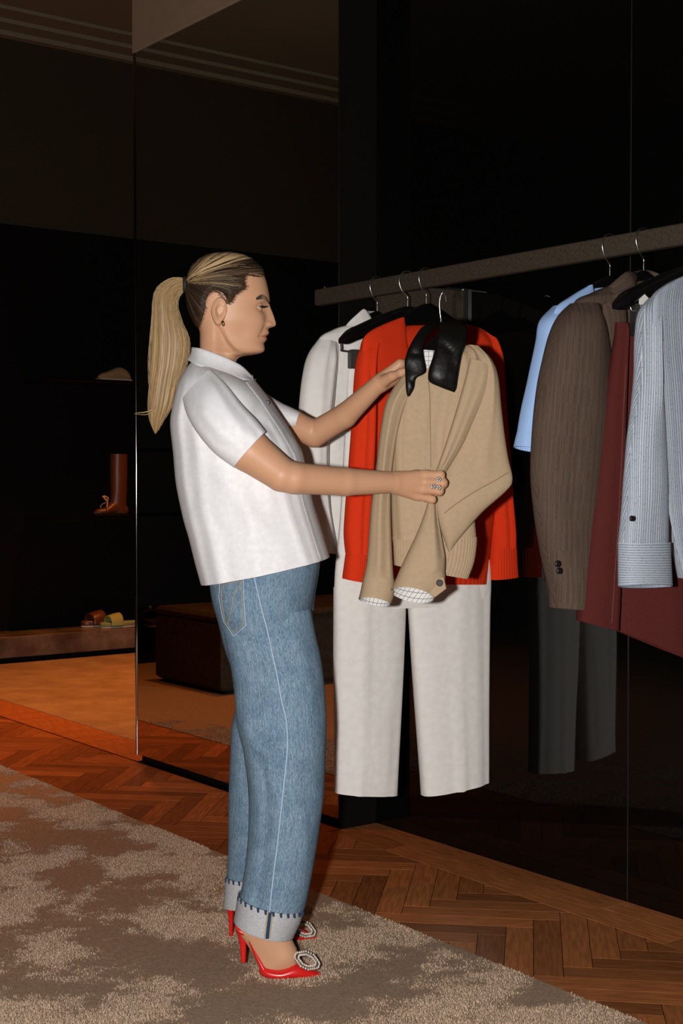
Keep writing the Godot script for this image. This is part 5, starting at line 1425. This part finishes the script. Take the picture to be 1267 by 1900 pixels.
func head_grid() -> Array:
	var tab: Array = T.head
	var top: float = tab[0][0]
	var bottom: float = tab[tab.size() - 1][0]
	var ear_x: float = T.ear[0][0]
	var eye := v3(T.eye[0])
	var P := []
	var count := 170
	for i in count + 1:
		var y := lerpf(top, bottom, pow(float(i) / count, 1.0))
		var xf := table_at(tab, y, 1)
		var xb := table_at(tab, y, 2)
		var w := table_at(tab, y, 3)
		var ne := 0.0
		var ns := 0.012
		if y < T.nose[0][0] and y > T.nose[T.nose.size() - 1][0]:
			ne = table_at(T.nose, y, 1)
			ns = table_at(T.nose, y, 2)
		var xa := clampf(ear_x, xb + 0.36 * (xf - xb), xb + 0.58 * (xf - xb))
		var low := smoothstep(top - 0.15, top - 0.24, y)
		var ring := PackedVector3Array()
		for j in 181:
			var t := float(j % 180) / 180.0
			var a := TAU * t - 0.55 * sin(TAU * t)
			var c := cos(a)
			var s := sin(a)
			var x := xa
			var front := maxf(c, 0.0)
			if c >= 0:
				x += (xf - xa) * pow(c, lerpf(0.86, 0.95, low))
			else:
				x -= (xa - xb) * pow(-c, 0.9)
			var z := -w * signf(s) * pow(absf(s), 0.92)
			var p := Vector3(x, y, z)
			if front > 0.0:
				p.x += ne * exp(-pow(z / ns, 2))
				# wings of the nose
				p.x += 0.005 * exp(-pow((absf(z) - 0.0145) / 0.005, 2) - pow((y - (eye.y - 0.041)) / 0.006, 2))
				# eye sockets, and the hollow beside the nose
				p.x -= 0.010 * exp(-pow((absf(z) - 0.030) / 0.014, 2) - pow((y - eye.y) / 0.0115, 2))
				# brow ridge, cheekbone, corner of the mouth
				p.x += 0.003 * exp(-pow((absf(z) - 0.026) / 0.02, 2) - pow((y - eye.y - 0.019) / 0.008, 2))
				p.x += 0.005 * exp(-pow((absf(z) - 0.045) / 0.018, 2) - pow((y - eye.y + 0.035) / 0.018, 2))
				p.x -= 0.004 * exp(-pow((absf(z) - 0.026) / 0.006, 2) - pow((y - (eye.y - 0.0705)) / 0.006, 2))
				p.x -= 0.0035 * exp(-pow((absf(z) - 0.024) / 0.007, 2) - pow((y - (eye.y - 0.056)) / 0.01, 2))
			# hollow below the cheekbone, and the jaw's edge
			p.z -= signf(z) * 0.004 * exp(-pow((x - ear_x - 0.055) / 0.022, 2) - pow((y - eye.y + 0.062) / 0.02, 2))
			if x > ear_x - 0.02 and x < ear_x + 0.12:
				# the jaw's edge runs from chin to ear; the throat lies further in
				var jl := table_at(T.jaw, x, 1)
				p.z -= signf(z) * minf(absf(z), 0.013) * smoothstep(0.0, 0.016, jl - y) * smoothstep(ear_x - 0.02, ear_x + 0.012, x)
			ring.append(p)
		P.append(ring)
	return P

func person() -> void:
	var t := framed("person", "person", "woman with blonde ponytail, white short-sleeved shirt and wide blue jeans, holding up a tan jacket", "person")
	# --- body: head and neck, torso, limbs in one mesh
	var body := Buf.new()
	var P := head_grid()
	var U := []
	var cols := []
	var eye := v3(T.eye[0])
	for ring in P:
		var ru := PackedVector2Array()
		var rc := PackedColorArray()
		for p in ring:
			ru.append(Vector2(p.x, p.y))
			var c := SKIN
			# lips, and the blush of the cheek
			var ly: float = (p.y - (eye.y - 0.0715)) / 0.0085
			var lz: float = p.z / 0.024
			var lips := 1.0 - smoothstep(0.75, 1.05, ly * ly + lz * lz)
			if p.x > eye.x:
				c = c.lerp(Color(0.50, 0.20, 0.135), lips * 0.85)
				c = c.lerp(Color(0.22, 0.07, 0.045), 0.8 * exp(-pow((p.y - (eye.y - 0.0712)) / 0.0012, 2)) * (1.0 - smoothstep(0.85, 1.1, lz * lz)))
			rc.append(c)
		U.append(ru)
		cols.append(rc)
	body.grid(P, U, true, false, cols)
	# check orientation of the head: out at the near side
	ear(body)
	tint(body, SKIN)
	var J: Array = T.torso
	var q := func(k: int) -> Vector3: return v3(J[k])
	nets(body, [[q.call(0), q.call(1), 0.045, 0.075], [q.call(1), q.call(2), 0.075, 0.095], [q.call(2), q.call(3), 0.10, 0.085], [q.call(3), q.call(4), 0.085, 0.09], [q.call(4), q.call(5), 0.085, 0.075], [q.call(4), q.call(9), 0.085, 0.075],
		[q.call(5), q.call(6), 0.07, 0.05], [q.call(6), q.call(7), 0.05, 0.036], [q.call(7), q.call(8), 0.036, 0.03], [q.call(9), q.call(10), 0.07, 0.05], [q.call(10), q.call(11), 0.05, 0.036], [q.call(11), q.call(12), 0.036, 0.03],
		[q.call(1), q.call(13), 0.06, 0.035], [q.call(1), q.call(14), 0.06, 0.03]], 0.014, 0.012)
	var n := T.arm_near.map(v3)
	var near_arm := [[n[0], n[1], 0.045, 0.051], [n[1], n[2], 0.051, 0.040], [n[2], n[3], 0.037, 0.037], [n[3], n[4], 0.037, 0.0335], [n[4], n[5], 0.0335, 0.0258]]
	var f := T.arm_far.map(v3)
	var far_arm := [[f[0], f[1], 0.032, 0.037], [f[1], f[2], 0.037, 0.035], [f[2], f[3], 0.035, 0.032], [f[3], f[4], 0.032, 0.0225]]
	# near hand: closed on the jacket's gathered fold
	var bones := near_arm
	var wr: Vector3 = n[5]
	for k in 4:
		var m := v3(T.nh_mcp[k])
		var pp := v3(T.nh_pip[k])
		var dd := v3(T.nh_dip[k])
		var tt := v3(T.nh_tip[k])
		var r: float = [0.0098, 0.0102, 0.0098, 0.0086][k]
		bones.append([wr + (m - wr) * 0.12 + Vector3(0, (1.5 - k) * 0.003, 0), m - Vector3(0, 0, 0.004), 0.0205, 0.0125])
		bones.append([m, pp, r * 1.14, r * 1.04])
		bones.append([pp, dd, r * 1.02, r * 0.95])
		bones.append([dd, tt, r * 0.95, r * 0.8])
	var th := T.nh_thumb.map(v3)
	bones.append([th[0], th[1], 0.015, 0.0125])
	bones.append([th[1], th[2], 0.0115, 0.0105])
	bones.append([th[2], th[3], 0.0105, 0.009])
	nets(body, bones, 0.0032, 0.0022)
	# far hand: thumb laid on the collar, fingers behind it
	bones = far_arm
	wr = f[4]
	for k in 4:
		var m := v3(T.fh_mcp[k])
		var pp := v3(T.fh_pip[k])
		var tt := v3(T.fh_tip[k])
		var r: float = [0.0092, 0.0096, 0.009, 0.008][k]
		bones.append([wr + (m - wr) * 0.12 + Vector3(0.002, (1.5 - k) * 0.003, 0), m, 0.0188, 0.0125])
		bones.append([m, pp, r * 1.12, r])
		bones.append([pp, tt, r, r * 0.8])
	th = T.fh_thumb.map(v3)
	bones.append([th[0], th[1], 0.0165, 0.0125])
	bones.append([th[1], th[2], 0.011, 0.0098])
	bones.append([th[2], th[3], 0.0098, 0.0075])
	nets(body, bones, 0.0032, 0.0022)
	# feet
	for s in ["foot_near", "foot_far"]:
		var k: Array = (T[s] as Array).map(v3)
		nets(body, [[k[0], k[1], 0.037, 0.03], [k[0], k[2], 0.034, 0.024], [k[2], k[3], 0.024, 0.020], [k[1], k[4], 0.028, 0.014], [k[3], k[4], 0.02, 0.012], [(k[0] + k[2]) * 0.5, (k[1] + k[3]) * 0.5, 0.032, 0.028]], 0.005, 0.006)
	tint(body, SKIN)
	obj("body", body, M.skin, t)
	face_and_hair(t, P)
	clothes(t)

func ear(buf: Buf) -> void:
	var c := v3(T.ear[0])
	for side in [1.0, -1.0]:
		var P := []
		var U := []
		for i in 13:
			var r := i / 12.0
			var ring := PackedVector3Array()
			var ru := PackedVector2Array()
			for j in 33:
				var a := TAU * (j % 32) / 32.0
				var lobe := 1.0 - 0.28 * maxf(0, -sin(a)) * 1.0
				var x := r * 0.0215 * cos(a) * lobe - 0.003 * sin(a) * r * -1.0
				var y := r * 0.037 * sin(a)
				var h := 0.007
				h += -0.008 * exp(-pow((r - 0.1) / 0.33, 2)) * (1.0 if sin(a) < 0.7 else 0.8)
				h += 0.0045 * exp(-pow((r - 0.84) / 0.12, 2)) * smoothstep(-0.85, -0.2, sin(a) - 0.45 * cos(a))
				h += 0.003 * exp(-pow((r - 0.5) / 0.1, 2)) * maxf(0, -cos(a))
				h -= 0.016 * smoothstep(0.86, 1.0, r)
				h -= 0.006 * (x / 0.02)
				ring.append(c + Vector3(x, y, (h - 0.002) * 1.0) if side > 0 else Vector3(c.x + x, c.y + y, -(c.z + h - 0.002)))
				ru.append(Vector2(x, y))
			P.append(ring)
			U.append(ru)
		buf.grid(P, U, true, side < 0)

func face_and_hair(t: Node3D, P: Array) -> void:
	var head := {"P": P}
	# eyes
	var e := v3(T.eye[0])
	for side in [1.0, -1.0]:
		var at := Vector3(e.x + 0.0005, e.y, e.z * side)
		var b := Buf.new()
		ball(b, at, Vector3.ONE * 0.0118, 14, 20)
		var ey := obj("eye", b, M.eye_white, t)
		b = Buf.new()
		# looks ahead and a little down
		var d := Vector3(1, -0.22, 0.5 * side).normalized()
		ball(b, at + d * 0.0068, Vector3.ONE * 0.0062, 10, 16)
		obj("iris", b, M.iris, ey)
		b = Buf.new()
		for lid in 2:
			# lids: bands of a slightly larger ball above and below the opening
			var G := []
			var GU := []
			for i in 9:
				var ring := PackedVector3Array()
				var ru := PackedVector2Array()
				for j in 21:
					var az := lerpf(-1.45, 1.45, j / 20.0)
					var open_ := 0.02 * cos(az) if lid == 0 else -0.40 * cos(az)
					var el := lerpf(open_, 1.35 if lid == 0 else -1.35, i / 8.0)
					ring.append(at + Vector3(cos(el) * cos(az), sin(el), cos(el) * sin(az)) * 0.0130)
					ru.append(Vector2.ZERO)
				G.append(ring)
				GU.append(ru)
			b.grid(G, GU, false, lid == 0)
		tint(b, SKIN * 0.93)
		obj("eyelid", b, M.skin, t)
		b = Buf.new()
		for k in 26:
			var az := lerpf(-1.3, 1.3, k / 25.0)
			var el := 0.02 * cos(az)
			var dirv := Vector3(cos(el) * cos(az), sin(el), cos(el) * sin(az))
			var r0 := at + dirv * 0.0132
			tube(b, PackedVector3Array([r0, r0 + dirv * 0.0045 + Vector3(0.0025, -0.0012, 0), r0 + dirv * 0.007 + Vector3(0.006, 0.0012, 0)]), 0.0010, 0.0004, 4, false)
		var lid_line := PackedVector3Array()
		for k in 15:
			var az := lerpf(-1.4, 1.4, k / 14.0)
			lid_line.append(at + Vector3(cos(az), 0.02 * cos(az), sin(az)) * 0.0134)
		tube(b, lid_line, 0.0012, 0.0012, 6)
		obj("lashes", b, M.lash, t)
		# brow: short hairs lying along its line
		b = Buf.new()
		var line := curve(T.brow, 40)
		for k in 41:
			for h in 7:
				var p := line[k]
				var w := sin(PI * clampf(k / 40.0, 0.08, 0.92)) * 0.0042 + 0.0012
				var yy := p.y + (h - 3) / 3.0 * w
				var z := drape([head], p.x, yy, 0.02)
				if k == 40:
					continue
				var p2 := line[k + 1]
				var z2 := drape([head], p2.x - 0.002, yy + 0.0012, z)
				tube(b, PackedVector3Array([Vector3(p.x, yy, (z + 0.0004) * side), Vector3(p2.x - 0.004, yy + 0.0016, (z2 + 0.0008) * side)]), 0.0006, 0.0003, 4, false)
		obj("eyebrow", b, M.brow, t)
		b = Buf.new()
		var er := v3(T.earring[0])
		var ring_ := PackedVector3Array()
		for k in 17:
			var a := -0.8 + 4.9 * k / 16.0
			ring_.append(Vector3(er.x + 0.0022 * sin(a * 0.5), er.y + 0.0042 * cos(a), (er.z + 0.0025 * sin(a)) * side))
		tube(b, ring_, 0.0034, 0.0034, 10)
		obj("earring", b, M.gold, t)
	# hair: drawn back over the skull to the tie
	var poly := PackedVector2Array()
	for p in T.hair_edge:
		poly.append(Vector2(p[0], p[1]))
	var tie := v3(T.tie[0])
	var b := Buf.new()
	var HP := []
	var HU := []
	var limit: float = T.hair_edge[20][1] - 0.02
	for i in P.size():
		if P[i][0].y < limit:
			break
		var ring := PackedVector3Array()
		var ru := PackedVector2Array()
		var a: PackedVector3Array = P[i]
		var up: PackedVector3Array = P[maxi(i - 1, 0)]
		var dn: PackedVector3Array = P[mini(i + 1, P.size() - 1)]
		for j in a.size():
			var p := a[j]
			var nn := (dn[j] - up[j]).cross(a[(j + 1) % 180] - a[(j + 179) % 180]).normalized()
			if i == 0:
				nn = Vector3.UP
			var sd := inside_by(Vector2(p.x, p.y), poly)
			var ang := atan2(p.y - tie.y, p.x - tie.x)
			var rad := Vector2(p.x - tie.x, p.y - tie.y).length()
			var k := smoothstep(-0.004, 0.016, sd)
			var off := lerpf(-0.0022, 0.0068, k)
			off += k * 0.0011 * noise.get_noise_2d(ang * 900.0, rad * 120.0)
			ring.append(p + nn * off)
			ru.append(Vector2(clampf((ang + PI * 0.5) / PI, 0.02, 0.98), rad * 4.0 + p.z * 0.6))
		HP.append(ring)
		HU.append(ru)
	b.grid(HP, HU, true, false)
	b.fan(HP[0], Vector3.UP)
	var hair := obj("hair", b, M.hair, t)
	# loose strands laid over it
	b = Buf.new()
	var rg := RandomNumberGenerator.new()
	rg.seed = 5
	var hg := {"P": HP}
	for k in 34:
		var ang := rg.randf_range(-0.35, 0.62)
		var far := rg.randf_range(0.07, 0.19)
		var line := PackedVector3Array()
		for s in 9:
			var rr := lerpf(0.012, far, s / 8.0)
			var an := ang + 0.10 * sin(rr * 18.0)
			var x := tie.x + cos(an) * rr
			var y := tie.y + sin(an) * rr
			var z := drape([hg], x, y, -1.0)
			if z < -0.5 or inside_by(Vector2(x, y), poly) < 0.003:
				break
			line.append(Vector3(x, y, z + 0.0004))
		if line.size() > 3:
			tube(b, line, 0.0005, 0.0003, 4, false)
	var fine := Buf.new()
	for k in 420:
		var e0 := rg.randi_range(0, 19)
		var pa := poly[e0].lerp(poly[e0 + 1], rg.randf())
		var inw := (Vector2(tie.x, tie.y) - pa).normalized().rotated(rg.randf_range(-0.25, 0.25))
		var p0 := pa - inw * rg.randf_range(0.0, 0.005)
		var strand := PackedVector3Array()
		for q in 4:
			var pq := p0 + inw * q * 0.0055
			var zq := drape([hg, {"P": P}], pq.x, pq.y, -1.0)
			if zq < 0.0:
				break
			strand.append(Vector3(pq.x, pq.y, zq + 0.0002 + 0.0003 * q))
		if strand.size() == 4:
			tube(fine, strand, 0.0002, 0.00045, 3, false)
			for q in 4:
				strand[q].z = -strand[q].z
			tube(fine, strand, 0.0002, 0.00045, 3, false)
	var fo := obj("hairline_strand", fine, M.fine_hair, hair)
	fo.set_meta("kind", "stuff")
	var st := obj("hair_strand", b, M.tendril, hair)
	st.set_meta("kind", "stuff")
	# ponytail
	b = Buf.new()
	var pg := loft(b, T.ponytail, 70, 48, {"e": 0.95, "caps": 3, "rib": 0.0016, "ribs": 13.0, "wave": 0.006, "wave_size": 5.0})
	var tail := obj("ponytail", b, M.ponytail, t)
	b = Buf.new()
	for k in 150:
		var col := rg.randi_range(1, 46)
		var line := PackedVector3Array()
		var i0 := rg.randi_range(0, 20)
		var i1 := rg.randi_range(45, 70)
		for i in range(i0, i1, 3):
			var c: Vector3 = pg.C[i]
			var p: Vector3 = pg.P[i][col]
			line.append(c + (p - c) * (1.02 + 0.05 * sin(i * 0.13 + k)) + Vector3(0.002 * sin(i * 0.2 + k * 1.7), 0, 0))
		if line.size() > 3:
			tube(b, line, 0.0009, 0.0003, 4, false)
	tube(b, curve(T.wisp, 16), 0.003, 0.0003, 5, false)
	var w2 := curve(T.wisp, 16)
	for k in w2.size():
		w2[k] += Vector3(0.004, -0.006 * sin(k * 0.2), 0.004)
	tube(b, w2, 0.002, 0.0002, 5, false)
	st = obj("ponytail_strand", b, M.tendril, tail)
	st.set_meta("kind", "stuff")
	b = Buf.new()
	var ringp := PackedVector3Array()
	for k in 25:
		var a := TAU * k / 24.0
		ringp.append(tie + Vector3(-0.002 + 0.002 * sin(a), 0.0155 * cos(a), 0.0155 * sin(a)))
	tube(b, ringp, 0.005, 0.005, 10, false)
	obj("hair_tie", b, M.elastic, t)

func clothes(t: Node3D) -> void:
	# shirt
	var b := Buf.new()
	var body := loft(b, T.shirt_body, 80, 96, {"e": 0.85, "lip": 0.003, "wave": 0.008, "wave_size": 6.0, "crease": 0.008, "crease_x": 9.0, "crease_y": 3.0, "folds": [[-0.75, 0.3, -0.85, 1, 0.05, 0.008], [-0.5, 0.45, -0.62, 1, 0.08, 0.008], [0.1, 0.5, 0.0, 1, 0.08, 0.005], [0.62, 0.45, 0.7, 1, 0.07, 0.010], [0.8, 0.4, 0.84, 1, 0.05, 0.010], [-0.2, 0.45, 0.45, 0.62, 0.12, 0.006], [-0.25, 0.55, 0.2, 0.75, 0.15, 0.006], [0.05, 0.15, 0.6, 0.42, 0.06, 0.008]]})
	var shirt := obj("shirt", b, M.white_linen, t)
	b = Buf.new()
	loft(b, T.sleeve_near, 44, 48, {"e": 0.95, "lip": 0.003, "wave": 0.006, "wave_size": 6.0, "crease": 0.004, "crease_x": 10.0, "crease_y": 7.0, "folds": [[0.55, 0.2, 0.3, 0.8, 0.12, 0.006], [-0.3, 0.35, -0.1, 0.9, 0.2, 0.006], [0.8, 0.1, 0.7, 1, 0.1, -0.006]]})
	obj("sleeve", b, M.white_linen, shirt)
	b = Buf.new()
	loft(b, T.sleeve_far, 24, 32, {"e": 0.95, "lip": 0.003, "wave": 0.003})
	obj("sleeve", b, M.white_linen, shirt)
	b = Buf.new()
	ribbon(b, curve(T.collar_top, 60), curve(T.collar_low, 60), 8, 0.003, 0.004)
	obj("collar", b, M.white_linen, shirt)
	b = Buf.new()
	var A := curve(T.placket, 60)
	var B := curve(T.placket_in, 60)
	for k in B.size():
		B[k].z = drape([body], B[k].x, B[k].y, B[k].z) + 0.003
	ribbon(b, A, B, 6, 0.003, 0.002)
	obj("placket", b, M.white_linen, shirt)
	for p in T.shirt_button:
		stud(shirt, "button", M.button, Vector3(p[0], p[1], drape([body], p[0], p[1], 0.03) + 0.007), 0.006, 0.0025)
	# jeans
	b = Buf.new()
	var hips := loft(b, T.hips, 30, 64, {"e": 0.85, "wave": 0.004})
	var near := loft(b, T.leg_near, 90, 56, {"e": 0.95, "wave": 0.009, "wave_size": 5.0, "crease": 0.004, "crease_x": 6.0, "crease_y": 6.0, "folds": [[-0.75, 0.45, -0.2, 0.62, 0.1, 0.008], [-0.8, 0.5, 0.1, 0.56, 0.08, 0.006], [-0.5, 0.55, -0.45, 0.95, 0.1, -0.008], [0.6, 0.1, 0.75, 0.3, 0.1, 0.005], [0.3, 0.6, 0.7, 0.75, 0.12, 0.006]]})
	loft(b, T.leg_far, 60, 48, {"e": 0.95, "wave": 0.006, "wave_size": 5.0})
	var jeans := obj("jeans", b, M.denim, t)
	b = Buf.new()
	tube(b, draped([hips, near], curve(T.outseam, 110), 0.0006), 0.0021, 0.0021, 6, true)
	obj("outseam", b, M.denim_light, jeans)
	# back pocket
	b = Buf.new()
	var rim := PackedVector3Array()
	for k in T.pocket.size():
		for h in 6:
			rim.append(v3(T.pocket[k]).lerp(v3(T.pocket[(k + 1) % T.pocket.size()]), h / 6.0))
	rim.append(v3(T.pocket[0]))
	var face := PackedVector3Array()
	for p in rim:
		face.append(Vector3(p.x, p.y, drape([hips, near], p.x, p.y, 0.12) + 0.003))
	var mid := Vector3.ZERO
	for p in face:
		mid += p / face.size()
	mid.z = drape([hips, near], mid.x, mid.y, 0.15) + 0.004
	for ringn in 5:
		pass
	var G := []
	var GU := []
	for i in 8:
		var s := maxf(i / 7.0, 0.03)
		var ring := PackedVector3Array()
		var ru := PackedVector2Array()
		for p in face:
			var x := lerpf(mid.x, p.x, s)
			var y := lerpf(mid.y, p.y, s)
			ring.append(Vector3(x, y, drape([hips, near], x, y, p.z - 0.003) + (0.0032 if i < 7 else -0.001)))
			ru.append(Vector2(x, y))
		G.append(ring)
		GU.append(ru)
	b.grid(G, GU, false, true)
	obj("back_pocket", b, M.denim, jeans)
	b = Buf.new()
	tube(b, draped([{"P": G}], rim, 0.0008), 0.0012, 0.0012, 5, false)
	obj("pocket_stitching", b, M.denim_light, jeans)
	b = Buf.new()
	var inner := PackedVector3Array()
	for p in rim:
		inner.append(Vector3(lerpf(mid.x, p.x, 0.84), lerpf(mid.y, p.y, 0.9), 0))
	tube(b, draped([{"P": G}], inner, 0.0006), 0.0009, 0.0009, 5, false)
	tube(b, draped([{"P": G}], curve(T.pocket_line, 24), 0.0006), 0.0009, 0.0009, 5, false)
	obj("pocket_stitching", b, M.thread_gold, jeans)
	b = Buf.new()
	ribbon(b, curve(T.fly_a, 24), curve(T.fly_b, 24), 3, 0.004, 0.002)
	obj("fly_flap", b, M.denim, jeans)
	for s in ["near", "far"]:
		b = Buf.new()
		var g := loft(b, T["cuff_" + s], 14, 56, {"e": 0.95, "lip": 0.004, "lip_both": true})
		var cuff := obj("turned_up_hem", b, M.denim_cuff, jeans)
		# stitched upper edge: short dark dashes
		b = Buf.new()
		for j in range(3, 26, 2):
			var p: Vector3 = g.P[0][j]
			var out: Vector3 = (p - g.C[0]).normalized()
			tube(b, PackedVector3Array([p + out * 0.001 + Vector3(0, 0.001, 0), p + Vector3(0.001, -0.009, 0) + out * 0.001]), 0.0032, 0.0026, 6)
		var dash := obj("hem_stitching", b, M.denim_dark, jeans)
		dash.set_meta("kind", "stuff")
		if s == "near":
			for k in 3:
				b = Buf.new()
				var dx: float = [-0.0065, 0.0, 0.0065][k]
				var wd: float = [0.0022, 0.0085, 0.0022][k]
				var la := PackedVector3Array()
				var lb := PackedVector3Array()
				var line := curve(T.cuff_tape, 14)
				for p in line:
					la.append(Vector3(p.x + dx - wd / 2, p.y, drape([g], p.x + dx - wd / 2, p.y, 0.21) + 0.001))
					lb.append(Vector3(p.x + dx + wd / 2, p.y, drape([g], p.x + dx + wd / 2, p.y, 0.21) + 0.001))
				ribbon(b, la, lb, 2, 0.001)
				obj("seam_tape", b, M.denim_dark if k == 1 else M.thread_gold, jeans)
	# pumps
	for s in ["near", "far"]:
		b = Buf.new()
		loft(b, T["vamp_" + s], 40, 32, {"e": 0.8, "caps": 3})
		var shoe := obj("pump", b, M.red_satin, t)
		b = Buf.new()
		loft(b, T["shank_" + s], 24, 20, {"e": 0.6, "caps": 3})
		obj("shank", b, M.red_satin, shoe)
		b = Buf.new()
		loft(b, T["heel_" + s], 24, 20, {"e": 0.9, "caps": 3})
		obj("stiletto_heel", b, M.red_satin, shoe)
		# crystal buckle: an eight-sided ring of stones, lying on the toe
		var at := v3(T["brooch_" + s][0])
		var tilt := Transform3D(Basis(Vector3(0, 0, 1), -0.42) * Basis(Vector3(1, 0, 0), -0.7).scaled(Vector3.ONE * 1.2), at)
		b = Buf.new()
		var stones := Buf.new()
		for k in 30:
			var a := TAU * k / 30.0
			for r in [[0.026, 0.0165], [0.0185, 0.0105]]:
				var c := absf(cos(a))
				var sn := absf(sin(a))
				var oct: float = 1.0 / maxf(maxf(c, sn), (c + sn) * 0.76)
				ball(stones, tilt * Vector3(cos(a) * r[0] * oct, sin(a) * r[1] * oct, 0.003), Vector3.ONE * 0.0031, 4, 6)
		var edge := PackedVector3Array()
		for k in 33:
			var a := TAU * k / 32.0
			var c := absf(cos(a))
			var sn := absf(sin(a))
			var oct: float = 1.0 / maxf(maxf(c, sn), (c + sn) * 0.76)
			edge.append(tilt * Vector3(cos(a) * 0.0225 * oct, sin(a) * 0.0138 * oct, 0))
		tube(b, edge, 0.0055, 0.0055, 8, false, 0.5)
		obj("buckle", b, M.grey_metal, shoe)
		var so := obj("buckle_crystal", stones, M.crystal, shoe)
		so.set_meta("kind", "stuff")
	# rings: little silver flowers on the holding hand
	for p in T.rings:
		b = Buf.new()
		var at := v3(p)
		for k in 5:
			var a := TAU * k / 5.0
			ball(b, at + Vector3(cos(a) * 0.0042, sin(a) * 0.0042, 0), Vector3(0.0028, 0.0028, 0.0016), 6, 10)
		ball(b, at + Vector3(0, 0, 0.001), Vector3.ONE * 0.0022, 6, 10)
		obj("flower_ring", b, M.steel, t)
